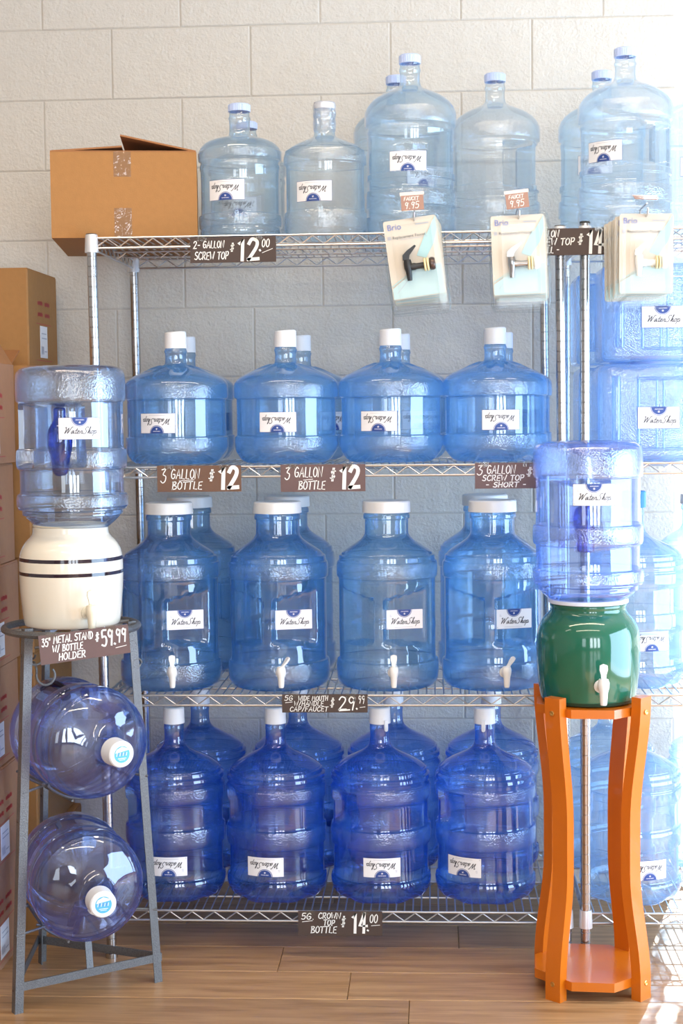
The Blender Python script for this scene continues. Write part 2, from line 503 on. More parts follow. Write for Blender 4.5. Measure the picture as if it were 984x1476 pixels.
# ------------------------------------------------------------------ hand lettering (stroke glyphs, y up, cap height 1)
G = {
 'A': (.62, [[(0, 0), (.36, 1), (.6, 0)], [(.12, .33), (.56, .38)]]),
 'B': (.56, [[(.05, 0), (.08, 1)], [(-.02, .95), (.38, .98), (.44, .75), (.1, .53), (.5, .42), (.5, .1), (-.02, 0)]]),
 'C': (.56, [[(.54, .85), (.3, 1), (.04, .6), (.1, .15), (.35, 0), (.56, .15)]]),
 'D': (.58, [[(.05, 0), (.08, 1)], [(-.02, .97), (.38, .92), (.55, .5), (.35, .06), (-.02, 0)]]),
 'E': (.52, [[(.5, 1), (.08, .95), (.05, .03), (.5, 0)], [(.06, .5), (.42, .53)]]),
 'F': (.52, [[(.52, 1), (.08, .96), (.05, 0)], [(.06, .5), (.42, .53)]]),
 'G': (.58, [[(.52, .85), (.3, 1), (.04, .6), (.1, .12), (.35, 0), (.54, .2), (.53, .45), (.28, .45)]]),
 'H': (.56, [[(.06, 1), (.03, 0)], [(.52, 1), (.5, 0)], [(.04, .5), (.5, .53)]]),
 'I': (.2, [[(.1, 1), (.08, 0)]]),
 'K': (.54, [[(.06, 1), (.04, 0)], [(.5, 1), (.06, .45), (.54, 0)]]),
 'L': (.48, [[(.1, 1), (.05, .03), (.46, 0)]]),
 'M': (.72, [[(0, 0), (.13, 1), (.34, .35), (.56, 1), (.68, 0)]]),
 'N': (.62, [[(.0, 0), (.04, 1), (.54, 0), (.60, 1)]]),
 'O': (.58, [[(.3, 1), (.05, .72), (.05, .25), (.28, 0), (.53, .25), (.53, .75), (.3, 1), (.22, .98)]]),
 'P': (.54, [[(.05, 0), (.08, 1)], [(-.02, .95), (.4, .98), (.5, .75), (.38, .48), (.08, .44)]]),
 'R': (.56, [[(.05, 0), (.08, 1)], [(-.02, .95), (.4, .98), (.48, .75), (.36, .5), (.1, .46)], [(.2, .47), (.54, 0)]]),
 'S': (.52, [[(.5, .9), (.3, 1), (.08, .8), (.15, .58), (.42, .45), (.48, .2), (.3, 0), (.0, .1)]]),
 'T': (.54, [[(-.02, .96), (.56, 1)], [(.28, .98), (.25, 0)]]),
 'U': (.56, [[(.05, 1), (.05, .25), (.25, 0), (.48, .2), (.52, 1)]]),
 'W': (.76, [[(0, 1), (.16, 0), (.35, .7), (.53, 0), (.74, 1)]]),
 '0': (.52, [[(.28, 1), (.06, .75), (.05, .25), (.24, 0), (.46, .25), (.47, .75), (.28, 1)]]),
 '1': (.34, [[(.02, .8), (.2, 1), (.18, 0)]]),
 '2': (.54, [[(.04, .78), (.2, 1), (.45, .9), (.42, .6), (.03, .03)], [(.0, .03), (.54, .06)]]),
 '3': (.52, [[(.04, .95), (.4, 1), (.18, .6), (.45, .45), (.42, .1), (.2, -.05), (.0, .1)]]),
 '4': (.54, [[(.32, .0), (.36, 1)], [(.34, .98), (.02, .35), (.54, .35)]]),
 '5': (.52, [[(.5, 1), (.1, .97), (.07, .55)], [(.07, .55), (.38, .6), (.48, .3), (.3, 0), (.0, .08)]]),
 '9': (.5, [[(.44, .8), (.2, 1), (.05, .75), (.2, .52), (.44, .75), (.46, .9), (.3, 0)]]),
 '$': (.5, [[(.46, .78), (.25, .85), (.08, .7), (.25, .5), (.42, .35), (.25, .15), (.02, .22)], [(.2, 1.05), (.18, -.05)], [(.32, 1.05), (.3, -.05)]]),
 '/': (.4, [[(.02, -.05), (.38, 1.05)]]),
 '-': (.4, [[(.05, .5), (.35, .5)]]),
 '.': (.16, [[(.05, .02), (.1, .04)]]),
 '"': (.3, [[(.06, 1.05), (.04, .75)], [(.2, 1.05), (.18, .75)]]),
 ' ': (.3, []),
}
CURVY = set('BCDGOPRSU0235 9$')

def write(mb, text, x, y, h, wd, fmap, lift=0.0004, shear=0.12, gap=0.16, sx=1.0, rot=0.0, mi=0, jit=0.03):
    cx = 0.0
    cr_, sr_ = math.cos(rot), math.sin(rot)
    rnd = random.Random(text)
    for ch in text:
        w, strokes = G[ch]
        dy = rnd.uniform(-jit, jit)
        hs = rnd.uniform(1 - jit, 1 + jit)
        for st in strokes:
            st = catmull(st, 4) if ch in CURVY else st
            pp = []
            for (px, py) in st:
                u_ = (cx + px + py * shear) * h * sx
                v_ = (py * hs + dy) * h
                pp.append((x + u_ * cr_ - v_ * sr_, y + u_ * sr_ + v_ * cr_))
            mb.ribbon(pp, wd, fmap, mi, lift)
        cx += w + gap
    return cx * h * sx

SCRIPT = {
 'W': (1.0, [[(-.05, .85), (.1, .98), (.16, .5), (.13, .02), (.5, .9), (.5, .02), (.78, .7), (.95, 1.02), (1.08, .95)]]),
 'a': (.5, [[(.36, .42), (.2, .46), (.03, .2), (.12, .0), (.34, .36), (.36, .05), (.52, .12)]]),
 't': (.34, [[(.22, .85), (.14, .1), (.22, 0), (.36, .12)], [(.0, .5), (.4, .54)]]),
 'e': (.42, [[(.02, .2), (.28, .3), (.26, .46), (.08, .36), (.08, .04), (.22, 0), (.44, .14)]]),
 'r': (.42, [[(.0, .1), (.1, .46), (.14, .4), (.3, .42), (.24, .1), (.3, .0), (.44, .1)]]),
 'S': (.72, [[(.66, .85), (.55, 1.02), (.3, .9), (.26, .62), (.46, .42), (.44, .1), (.2, -.04), (.0, .15)]]),
 'h': (.48, [[(.0, .1), (.24, .9), (.16, 1.0), (.06, .0), (.2, .4), (.32, .42), (.3, .05), (.36, 0), (.5, .12)]]),
 'o': (.46, [[(.3, .42), (.12, .44), (.02, .15), (.14, 0), (.32, .2), (.28, .42), (.46, .36)]]),
 'p': (.5, [[(.08, .46), (-.08, -.42)], [(.04, .25), (.22, .46), (.36, .3), (.24, .02), (.04, .06)], [(.24, .02), (.48, .1)]]),
 'n': (.46, [[(.04, .44), (.02, 0)], [(.03, .26), (.2, .44), (.3, .36), (.28, .02), (.42, .1)]]),
 'T': (.6, [[(.05, .9), (.65, 1.0)], [(.36, .95), (.28, 0)]]),
 ' ': (.3, []),
}

def script(mb, text, x, y, h, wd, fmap, lift, shear=.35, mi=0):
    cx = 0
    for ch in text:
        w, strokes = SCRIPT[ch]
        for st in strokes:
            pp = [(x + (cx + a + b * shear) * h, y + b * h) for a, b in catmull(st, 4)]
            mb.ribbon(pp, wd, fmap, mi, lift)
        cx += w + .02
    return cx * h

# ------------------------------------------------------------------ bottle label (curved sticker)
LW, LH = 0.099, 0.0515
label_cache = {}

def add_label(root, r, z, phi, flip, flat_y=None, sc=1.0):
    """Sticker wrapped on a cylinder of radius r at height z, centred at angle phi."""
    key = (round(r, 4), flip, flat_y is not None, sc)
    sg = -1 if flip else 1
    def fmap(u, v, lift):
        u, v = u * sg * sc, v * sg * sc
        if flat_y is not None:
            return (u, -lift, v)
        a = u / r
        return ((r + lift) * math.sin(a), -(r + lift) * math.cos(a), v)
    if key not in label_cache:
        b = MB()
        NX = 12
        w, h = LW / 2, LH / 2
        for lift, gw, gh, mi in ((0.0006, w, h, 1), (0.0009, w - .0008, h - .0008, 0)):
            us = [-gw + 2 * gw * i / NX for i in range(NX + 1)]
            vs = [fmap(u, -gh, lift) for u in us] + [fmap(u, gh, lift) for u in us]
            b.add(vs, [(i, i + 1, NX + 2 + i, NX + 1 + i) for i in range(NX)], mi)
        base = b.mesh('label', [LABELW, INKBLUE])
        t = MB()
        lf = .0013
        script(t, 'Water', -.037, -.012, .0155, .0015, fmap, lf)
        script(t, 'Shop', .006, -.012, .0155, .0015, fmap, lf)
        script(t, 'Te', -.041, .007, .0055, .0005, fmap, lf, mi=1)
        t.ribbon([(-.026 + .004 * i, -.0205) for i in range(13)], .0007, fmap, 1, lf)
        t.ribbon([(-.0455, -.0215), (-.0445, -.0215)], .0012, fmap, 0, lf)
        txt = t.mesh('lettering', [INKBLACK, INKGREY])
        e = MB()
        def half(rad, lift, mi):
            n_ = 18
            us = [-rad * math.cos(PI * k / n_) for k in range(n_ + 1)]
            top_ = LH / 2 - .0009
            e.add([fmap(u, top_ - math.sqrt(max(0, rad * rad - u * u)), lift) for u in us] + [fmap(u, top_, lift) for u in us], [(k, k + 1, n_ + 2 + k, n_ + 1 + k) for k in range(n_)], mi)
        half(.0200, .0012, 0); half(.0186, .0014, 1); half(.0176, .0016, 0)
        for i, gx in enumerate((-.0090, -.0066, -.0042, -.0012, .0012, .0036, .0060, .0084)):
            e.ribbon([(gx, LH / 2 - .0062), (gx + .0014, LH / 2 - .0046 - .001 * (i % 2))], .0010, fmap, 1, .0018)
        for a in range(5):
            c_, s_ = math.cos(2 * PI * a / 5), math.sin(2 * PI * a / 5)
            e.ribbon([(0, LH / 2 - .0115), (.0026 * s_, LH / 2 - .0115 + .0026 * c_)], .0009, fmap, 1, .0018)
        emb = e.mesh('emblem', [INKBLUE, LABELW], False)
        label_cache[key] = (base, txt, emb)
    base, txt, emb = label_cache[key]
    lab = bpy.data.objects.new('label', base)
    COL.objects.link(lab)
    lab.parent = root
    if flat_y is None:
        lab.location = (0, 0, z)
        lab.rotation_euler = (0, 0, phi)
    lab['label'] = 'white paper label with navy emblem and black script'
    for nm, me in (('lettering', txt), ('emblem', emb)):
        o = bpy.data.objects.new(nm, me)
        COL.objects.link(o)
        o.parent = lab
    return lab

# ------------------------------------------------------------------ bottle bodies
def pocket_disp(pillar, z0, z1, depth=.032, a0=8, a1=52, slant=0.0, flat=None):
    """two finger pockets on either side of an upright grip pillar"""
    pr = R(pillar)
    def f(th, r, z):
        d = math.degrees((th - pr + PI) % (2 * PI) - PI)
        ad = abs(d)
        zt = z1 + slant * (ad - a0) / (a1 - a0)
        zb = z0 - slant * .4 * (ad - a0) / (a1 - a0)
        k = smoothstep(a0 - 2, a0 + 2, ad) * (1 - smoothstep(a1 - 2, a1 + 3, ad))
        k *= smoothstep(zb - .006, zb + .006, z) * (1 - smoothstep(zt - .006, zt + .006, z))
        if flat:
            return (r + (min(r, flat[0] / math.cos(R(ad - flat[1]))) - r) * k, z)
        return (r - depth * k, z)
    return f

def petal(amp_foot, amp_ray, n, base=None):
    def f(th, r, z):
        if base:
            r, z = base(th, r, z)
        if z < .045 and r > .02:
            r -= amp_foot * (.5 + .5 * math.cos(n * th)) * (1 - smoothstep(.004, .045, z))
        elif amp_ray and z > .2 and .031 < r < .10:
            z += amp_ray * max(0, math.cos(10 * th)) * smoothstep(.031, .045, r) * (1 - smoothstep(.06, .10, r))
        return r, z
    return f

def crisp(prof):
    q = [prof[0]]
    for a, b in zip(prof, prof[1:]):
        dr, dz = abs(b[0] - a[0]), b[1] - a[1]
        if a[0] > .05 and a[1] > .012 and .003 < dr < .010 and .0025 < dz < .011:
            zm = (a[1] + b[1]) / 2
            q += [(a[0], zm - .0014), (b[0], zm + .0014)]
        q.append(b)
    return q

def body_mesh(name, prof, mats, hammered=(), disp=None, seg=64, ref=None, it=1):
    p = chaikin(crisp(prof), it)
    if ref:
        p = refine(p, .006, *ref)
    b = MB()
    b.lathe(p, seg, disp, lambda z: 1 if any(a <= z <= c for a, c in hammered) else 0)
    return b.mesh(name, mats, True, 50)

P_2GAL = [(0, .014), (.05, .012), (.085, .002), (.098, .0), (.104, .010), (.104, .020), (.1025, .026), (.107, .030), (.108, .050), (.107, .058), (.102, .062), (.1015, .066),
          (.1015, .172), (.104, .178), (.104, .186), (.102, .190), (.102, .196), (.107, .202), (.108, .208), (.108, .220), (.105, .228), (.095, .242), (.075, .253), (.045, .260), (.030, .264),
          (.0265, .272), (.0265, .304), (.0285, .307), (.0285, .311), (.026, .314), (.026, .332)]
P_2GALB = [(0, .014), (.05, .012), (.085, .002), (.100, .0), (.106, .012), (.109, .020), (.109, .056), (.107, .062), (.103, .066), (.1025, .070),
           (.1025, .174), (.103, .180), (.109, .188), (.109, .204), (.105, .216), (.095, .226), (.075, .238), (.045, .250), (.030, .257),
           (.0265, .266), (.0265, .304), (.0285, .307), (.0285, .311), (.026, .314), (.026, .332)]
P_TOP5 = [(0, .016), (.05, .014), (.095, .002), (.108, .0), (.119, .012), (.122, .020), (.122, .050), (.119, .056), (.117, .060), (.117, .072), (.122, .078), (.1225, .084), (.1225, .110), (.121, .117),
          (.116, .121), (.115, .126), (.115, .142), (.119, .147), (.119, .158), (.115, .164), (.115, .262), (.117, .268), (.117, .272), (.115, .276), (.115, .281), (.121, .286), (.1225, .290), (.1225, .318),
          (.120, .328), (.108, .347), (.085, .364), (.055, .377), (.034, .386), (.0265, .396), (.0260, .424), (.0285, .428), (.0285, .433), (.0262, .437), (.0262, .444), (.0285, .447), (.026, .450), (.026, .455)]
P_3G = [(0, .022), (.045, .020), (.075, .006), (.098, .0), (.120, .006), (.134, .024), (.138, .040), (.138, .062), (.137, .070), (.1325, .074), (.132, .078), (.132, .162), (.1325, .168), (.138, .173), (.139, .180),
        (.139, .202), (.136, .214), (.126, .224), (.105, .235), (.075, .246), (.048, .254), (.033, .259), (.0285, .266), (.0280, .290), (.0305, .293), (.0305, .297), (.028, .300), (.028, .316)]
P_WM = [(0, .012), (.06, .010), (.105, .001), (.118, .0), (.130, .012), (.134, .026), (.134, .062), (.132, .070), (.127, .074), (.126, .078), (.126, .150), (.127, .155), (.127, .165), (.126, .170), (.126, .278), (.127, .284),
        (.131, .290), (.132, .296), (.132, .320), (.130, .326), (.126, .331), (.125, .340), (.118, .350), (.105, .360), (.080, .376), (.066, .386), (.058, .398), (.057, .404), (.057, .436), (.061, .440), (.061, .450), (.058, .453), (.058, .474)]
P_CROWN = [(0, .028), (.04, .026), (.07, .010), (.095, .0), (.115, .004), (.128, .022), (.133, .040), (.133, .052), (.131, .058), (.126, .062), (.125, .066), (.125, .138), (.126, .143), (.131, .148), (.133, .154), (.133, .186), (.131, .194), (.127, .197),
           (.126, .202), (.126, .258), (.127, .262), (.131, .266), (.133, .272), (.133, .294), (.130, .302), (.127, .305), (.128, .312), (.131, .318), (.130, .326), (.124, .332), (.123, .338), (.118, .346), (.095, .362), (.068, .375), (.045, .386), (.032, .397),
           (.0265, .410), (.0260, .440), (.0270, .444), (.0265, .448), (.0260, .470)]
# same five gallon form with a wide heavy bottom band, used upside down on the crocks
P_INV = [(0, .040), (.030, .036), (.066, .004), (.090, .0), (.112, .003), (.126, .012), (.131, .026), (.131, .080), (.129, .086), (.125, .089), (.1245, .094), (.1245, .194), (.1255, .198), (.130, .202), (.132, .208), (.132, .240), (.130, .246), (.125, .250),
         (.124, .254), (.124, .300), (.125, .304), (.131, .310), (.133, .316), (.133, .334), (.130, .342), (.121, .348), (.120, .354), (.112, .364), (.095, .380), (.080, .392), (.050, .402), (.030, .408), (.0265, .42), (.026, .455)]
P_LYING = [(0, .030), (.04, .026), (.07, .008), (.095, .0), (.115, .004), (.128, .020), (.133, .036), (.133, .066), (.130, .072), (.127, .075), (.126, .080), (.126, .140), (.127, .144), (.132, .149), (.133, .155), (.133, .178), (.130, .186), (.127, .190), (.128, .198),
           (.133, .205), (.134, .212), (.134, .238), (.130, .250), (.128, .253), (.127, .258), (.122, .266), (.105, .278), (.080, .288), (.055, .297), (.042, .306), (.033, .318), (.0285, .330), (.0265, .345), (.0260, .375), (.0260, .392)]

BM = {
 'gal2': body_mesh('body', P_2GAL, PL_PALE, [(.026, .06), (.2, .222)]),
 'gal2b': body_mesh('body', P_2GALB, PL_PALE, [(.014, .06), (.184, .212)]),
 'top5': body_mesh('body', P_TOP5, PL_PALE, [(.0, .054), (.078, .114), (.286, .324)]),
 'top5_handle': body_mesh('body', P_TOP5, PL_CLEAR, [(.0, .054), (.078, .114), (.286, .324)], pocket_disp(62, .155, .270, .055, 9, 50), 96, (.13, .29)),
 'top5_grip': body_mesh('body', P_TOP5, PL_CLEAR, [(.0, .054), (.078, .114), (.286, .324)], pocket_disp(27, .170, .262, .035, 10, 42), 96, (.13, .29)),
 'gal3': body_mesh('body', P_3G, PL_SKY, [(.036, .068), (.172, .208)], petal(.010, .0045, 8), 96),
 'wide': body_mesh('body', P_WM, PL_STEEL, [(.006, .068), (.288, .324)], pocket_disp(0, .128, .236, .030, 7, 66, .026, (.090, 25)), 132, (.10, .275)),
 'crown': body_mesh('body', P_CROWN, PL_COBALT, [(.150, .190), (.268, .298)], petal(.010, 0, 7, pocket_disp(-74, .205, .290, .024, 9, 46)), 84, (.19, .31)),
 'inv_l': body_mesh('body', P_INV, PL_LILAC, [(.014, .084), (.204, .242), (.312, .336)], pocket_disp(0, .095, .235, .052, 10, 46, .0), 108, (.07, .26)),
 'inv_r': body_mesh('body', P_INV, PL_PERI, [(.014, .084), (.204, .242), (.312, .336)], pocket_disp(180, .105, .245, .060, 12, 40, .0), 108, (.07, .27)),
 'lying': body_mesh('body', P_LYING, PL_LYING, [(.02, .07), (.152, .182)], pocket_disp(0, .08, .19, .045, 9, 45, .0), 96, (.05, .2)),
}

def mesh_cap(r, z0, z1, mat, ribs=0, taper=0.0, name='cap', tab=None, wave=0.0):
    b = MB()
    h = z1 - z0
    prof = [(r * .8, z0), (r, z0), (r, z0 + .002), (r * (1 - taper), z1 - .003), (r * (1 - taper) - .003, z1), (0, z1)]
    def disp(th, rr, z):
        if ribs and rr > r * .9:
            rr += .0007 * math.cos(ribs * th)
        if wave and z > z0 + .5 * h:
            z += wave * math.sin(th)
        return rr, z
    b.lathe(prof, 96 if ribs else 36, disp)
    if tab is not None:
        a = R(tab)
        mt = Matrix.Rotation(a, 4, 'Z')
        b.box((-.005, -r - .0035, z0 - .014), (.005, -r + .0005, z0 + .01), 0, mt)
        b.prism([(.005 * math.cos(t_), .005 * math.sin(t_)) for t_ in [2 * PI * i / 10 for i in range(10)]], -.0015, .0015, 0, mt @ Matrix.Translation((0, -r - .002, z0 - .014)) @ Matrix.Rotation(PI / 2, 4, 'X'))
    return b.mesh(name, mat)

CAP = {
 'screw': mesh_cap(.0285, .327, .346, CAPB, 40),
 'screw5': mesh_cap(.0285, .448, .470, CAPB, 40),
 'gal3': mesh_cap(.0295, .303, .346, CAPW, 0, .02, wave=.0015),
 'wide': mesh_cap(.0635, .455, .485, WHITE, 90, .015),
 'crown': mesh_cap(.0285, .458, .501, CAPW, 0, .03),
 'crown_tab': mesh_cap(.0285, .458, .501, CAPW, 0, .03, tab=35),
 'crown_tab2': mesh_cap(.0285, .458, .501, CAPW, 0, .03, tab=-8),
 'blue': mesh_cap(.030, .462, .505, CAPBLUE, 48),
 'push': mesh_cap(.0325, .350, .394, CAPW, 0, .05, tab=-75),
}

def add_mesh(root, name, me, label=None, loc=None, rz=None):
    o = bpy.data.objects.new(name, me)
    COL.objects.link(o)
    o.parent = root
    if label:
        o['label'] = label
    if loc:
        o.location = loc
    if rz:
        o.rotation_euler = (0, 0, rz)
    return o

# faucet parts shared by wide-mouth bottles and crocks
def mesh_faucet():
    b = MB()
    b.lathe([(0, 0), (.0115, 0), (.0135, .003), (.0135, .006), (.009, .009), (.0075, .012), (.0075, .028), (0, .028)], 20, None, None, Matrix.Rotation(PI / 2, 4, 'X'))
    b.lathe([(0, -.034), (.0062, -.034), (.0072, -.030), (.0088, -.008), (.0115, .002), (.0120, .012), (.0095, .019), (0, .019)], 20, None, None, Matrix.Translation((0, -.030, 0)))
    return b.mesh('faucet', WHITE)

def mesh_lever():
    b = MB()
    ol = [(-.0045, 0), (.0045, 0), (.0055, .012), (.0085, .022), (.0078, .031), (0, .034), (-.0078, .031), (-.0085, .022), (-.0055, .012)]
    b.prism(ol, -.0022, .0022, 0, Matrix.Translation((0, -.030, .016)) @ Matrix.Rotation(PI / 2, 4, 'X'))
    b.tube([(0, -.030, .012), (0, -.030, .022)], .0042, 10)
    return b.mesh('lever', WHITE)

M_FAUCET, M_LEVER = mesh_faucet(), mesh_lever()
M_LEVER_SIDE = M_LEVER.copy()
M_LEVER_SIDE.transform(Matrix.Translation((0, -.030, .014)) @ Matrix.Rotation(R(-70), 4, 'Z') @ Matrix.Rotation(R(-38), 4, 'X') @ Matrix.Translation((0, .030, -.014)))
M_LEVER_SIDE.name = 'lever'

def bottle(kind, cap, label, group, loc, rz=0.0, lab=None, flip=True, cap_label=None, body_z=1.0):
    root = thing('water_bottle', label, 'bottle', loc, rz, group)
    b = add_mesh(root, 'body', BM[kind])
    sq = {'gal2b': .975, 'top5': .970, 'top5_grip': .985, 'gal3': .980}.get(kind, 1)
    root.scale = (sq, sq, 1)
    if cap:
        add_mesh(root, 'cap', CAP[cap], cap_label)
    if lab:
        r, z, phi = lab
        add_label(root, r, z, phi, flip)
    return root

# ------------------------------------------------------------------ setting
def struct(b, name, mats, parent=None, smooth=False):
    return b.obj(name, mats, parent, smooth, kind=None if parent else 'structure')

b = MB(); b.box((-3.6, -9.1, -.12), (5.1, .90, -.012))
floor = struct(b, 'floor', [GAP])
plank_mesh = {}
def plank(x0, x1, y0, y1):
    key = (round(x1 - x0, 3), round(y1 - y0, 3))
    if key not in plank_mesh:
        w, d = key
        q = MB()
        g, bv = .0006, .0016
        q.add([(g, g, -.012), (w - g, g, -.012), (w - g, d - g, -.012), (g, d - g, -.012), (g, g, -bv), (w - g, g, -bv), (w - g, d - g, -bv), (g, d - g, -bv),
               (g + bv, g + bv, 0), (w - g - bv, g + bv, 0), (w - g - bv, d - g - bv, 0), (g + bv, d - g - bv, 0)],
              [(0, 1, 5, 4), (1, 2, 6, 5), (2, 3, 7, 6), (3, 0, 4, 7), (4, 5, 9, 8), (5, 6, 10, 9), (6, 7, 11, 10), (7, 4, 8, 11), (8, 9, 10, 11)])
        plank_mesh[key] = q.mesh('plank', PLANK, False)
    o = bpy.data.objects.new('plank', plank_mesh[key])
    COL.objects.link(o)
    o.parent = floor
    o.location = (x0, y0, 0)
PW, PLN = .184, 1.22
seam = {0: .44, 1: .626, 2: .775, 3: .30, 4: .95, -1: .90, -2: .15, -3: .55, 5: .1, 6: .6}
for k in range(-4, 7):
    y1 = .090 - PW * k
    s0 = seam.get(k, .2)
    for i in range(-2, 2):
        plank(s0 + i * PLN, s0 + (i + 1) * PLN, y1 - PW, y1)
b = MB(); b.box((-3.6, -9.1, -.012), (5.1, .090 - PW * 7, -.0005)); b.box((-3.6, .090 - PW * 7, -.012), (.1 - 2 * PLN - .4, .66, -.0005)); b.box((3.3, .090 - PW * 7, -.012), (5.1, .9, -.0005))
o = struct(b, 'far_boards', [PLANK], floor); o['kind'] = 'stuff'

WY, JX = .66, 1.545
b = MB(); b.box((-3.6, WY + .0035, 0), (JX, WY + .22, 3.1))
wall = struct(b, 'wall_back', [GROUT])
block_mesh = {}
def block(x0, x1, z0, z1, dy):
    key = (round(x1 - x0, 3), round(z1 - z0, 3))
    if key not in block_mesh:
        w, h = key
        g, bv = .0014, .0030
        q = MB()
        q.add([(g, .0065, g), (w - g, .0065, g), (w - g, .0065, h - g), (g, .0065, h - g), (g, bv * .6, g), (w - g, bv * .6, g), (w - g, bv * .6, h - g), (g, bv * .6, h - g),
               (g + bv, 0, g + bv), (w - g - bv, 0, g + bv), (w - g - bv, 0, h - g - bv), (g + bv, 0, h - g - bv)],
              [(0, 1, 5, 4), (1, 2, 6, 5), (2, 3, 7, 6), (3, 0, 4, 7), (4, 5, 9, 8), (5, 6, 10, 9), (6, 7, 11, 10), (7, 4, 8, 11), (8, 9, 10, 11)])
        block_mesh[key] = q.mesh('concrete_block', BLOCK, False)
    o = bpy.data.objects.new('concrete_block', block_mesh[key])
    COL.objects.link(o)
    o.parent = wall
    o.location = (x0, WY + dy, z0)
XW, ZW, BH = -.289, 2.5281, .2032
rb = random.Random(3)
for k in range(-1, 14):
    z1 = ZW - (k - 1) * BH
    z0 = max(0, z1 - BH)
    if z1 <= 0.01:
        continue
    for i in range(-4, 11, 1):
        if (i - k) % 2:
            continue
        x0, x1 = XW + i * BH, min(JX, XW + (i + 2) * BH)
        if x1 - x0 > .02 and z1 - z0 > .02:
            block(x0, x1, z0, z1, rb.uniform(-.0006, .0008))

b = MB(); b.box((-3.6, -9.1, 3.1), (5.1, .90, 3.2)); struct(b, 'ceiling', [CEIL])
b = MB(); b.box((-3.7, -9.1, -.1), (-3.6, .9, 3.2)); struct(b, 'wall_left', [ROOMW])
b = MB(); b.box((5.1, -9.1, -.1), (5.2, .9, 3.2)); struct(b, 'wall_right', [ROOMW])
b = MB(); b.box((-3.7, -9.2, -.1), (5.2, -9.1, 3.2)); struct(b, 'wall_front', [ROOMW])
# shopfront window beside the block wall
b = MB()
b.box((JX, WY + .02, 0), (JX + .010, WY + .14, 3.1))
b.box((3.30, WY + .02, 0), (3.36, WY + .14, 3.1)); b.box((5.05, WY + .02, 0), (5.1, WY + .14, 3.1))
b.box((JX + .010, WY + .02, 0), (5.05, WY + .14, .06)); b.box((JX + .010, WY + .02, 3.04), (5.05, WY + .14, 3.1))
win = struct(b, 'window_1', [WINFR])
for x0, x1 in ((JX + .010, 3.30), (3.36, 5.05)):
    q = MB(); q.add([(x0, WY + .08, .06), (x1, WY + .08, .06), (x1, WY + .08, 3.04), (x0, WY + .08, 3.04)], [(0, 1, 2, 3)]); q.obj('pane', [GLASS], win, False)
b = MB(); b.box((-14, .91, -.25), (24, 40, -.06)); struct(b, 'pavement', [PAVE])

# ------------------------------------------------------------------ wire shelving
SH_Z = [1.8498, 1.2704, .6853, .1246]
DEPTH = .565

def shelving(label, X0, W, zs, lean, top=1.86):
    root = thing('wire_shelving', label, 'shelf', (X0, 0, 0))
    prof = [(0, .0), (.016, 0), (.016, .012), (.008, .014), (.008, .03), (.0127, .032)]
    z = .05
    while z < top - .02:
        prof += [(.0127, z), (.0118, z + .0008), (.0118, z + .0018), (.0127, z + .0026)]
        z += .0254
    prof += [(.0127, top - .012), (.0127, top - .004), (.010, top), (0, top)]
    pb = MB(); pb.lathe(prof, 20)
    sk = Matrix.Identity(4); sk[0][2] = -lean
    pm = pb.mesh('post', CHROME2); pm.transform(sk)
    cp = MB(); cp.lathe([(0, top - .004), (.0132, top - .004), (.0132, top + .001), (0, top + .003)], 20)
    cm = cp.mesh('post_cap', RUBBER); cm.transform(sk)
    for x, y in ((0, 0), (W, 0), (0, DEPTH), (W, DEPTH)):
        p = add_mesh(root, 'post', pm, loc=(x, y, 0))
        add_mesh(p, 'post_cap', cm)
    fr = MB(); wr = .0031
    for dz in (0, -.0254):
        e = .010
        fr.tube([(e, 0, dz), (W - e, 0, dz)], wr); fr.tube([(e, DEPTH, dz), (W - e, DEPTH, dz)], wr)
        fr.tube([(0, e, dz), (0, DEPTH - e, dz)], wr); fr.tube([(W, e, dz), (W, DEPTH - e, dz)], wr)
    for y in (.14, .28, .42):
        fr.tube([(0, y, -.006), (W, y, -.006)], .0030)
    fm = fr.mesh('wire_shelf', CHROME)
    dk = MB(); n = int(W / .0215)
    for i in range(1, n):
        x = W * i / n
        dk.tube([(x, -.001, .0005), (x, DEPTH + .001, .0005)], .0019, 6)
    dm = dk.mesh('deck_wires', CHROME)
    tw = MB(); nz = int(round(W / .029))
    for y in (0, DEPTH, DEPTH * .5):
        tw.tube([(W * (.01 + .98 * i / nz), y + (.0 if y else -.0005), -.0025 if i % 2 else -.0229) for i in range(nz + 1)], .0021, 6)
    nz = int(round(DEPTH / .029))
    for x in (0, W):
        tw.tube([(x, DEPTH * (.02 + .96 * i / nz), -.0025 if i % 2 else -.0229) for i in range(nz + 1)], .0021, 6)
    tm = tw.mesh('truss_wires', CHROME)
    co = MB(); co.lathe([(.0128, -.036), (.0175, -.036), (.0172, -.030), (.0158, .006), (.0150, .009), (.0128, .009)], 24)
    colm = co.mesh('corner_collar', COLLAR)
    for z in zs:
        s = add_mesh(root, 'wire_shelf', fm, loc=(-lean * z, 0, z))
        d = add_mesh(s, 'deck_wires', dm); d['kind'] = 'stuff'
        t = add_mesh(s, 'truss_wires', tm); t['kind'] = 'stuff'
        for x, y in ((0, 0), (W, 0), (0, DEPTH), (W, DEPTH)):
            add_mesh(s, 'corner_collar', colm, loc=(x, y, 0))
    return root

shelving('chrome wire shelving unit filled with rows of blue bottles', 0, 1.1738, SH_Z, .0079)
shelving('chrome wire shelving unit behind the orange stand, cut off by the picture edge', 1.221, 1.1738, SH_Z, 0.0, 1.869)

ZB = [z + .0030 for z in SH_Z]

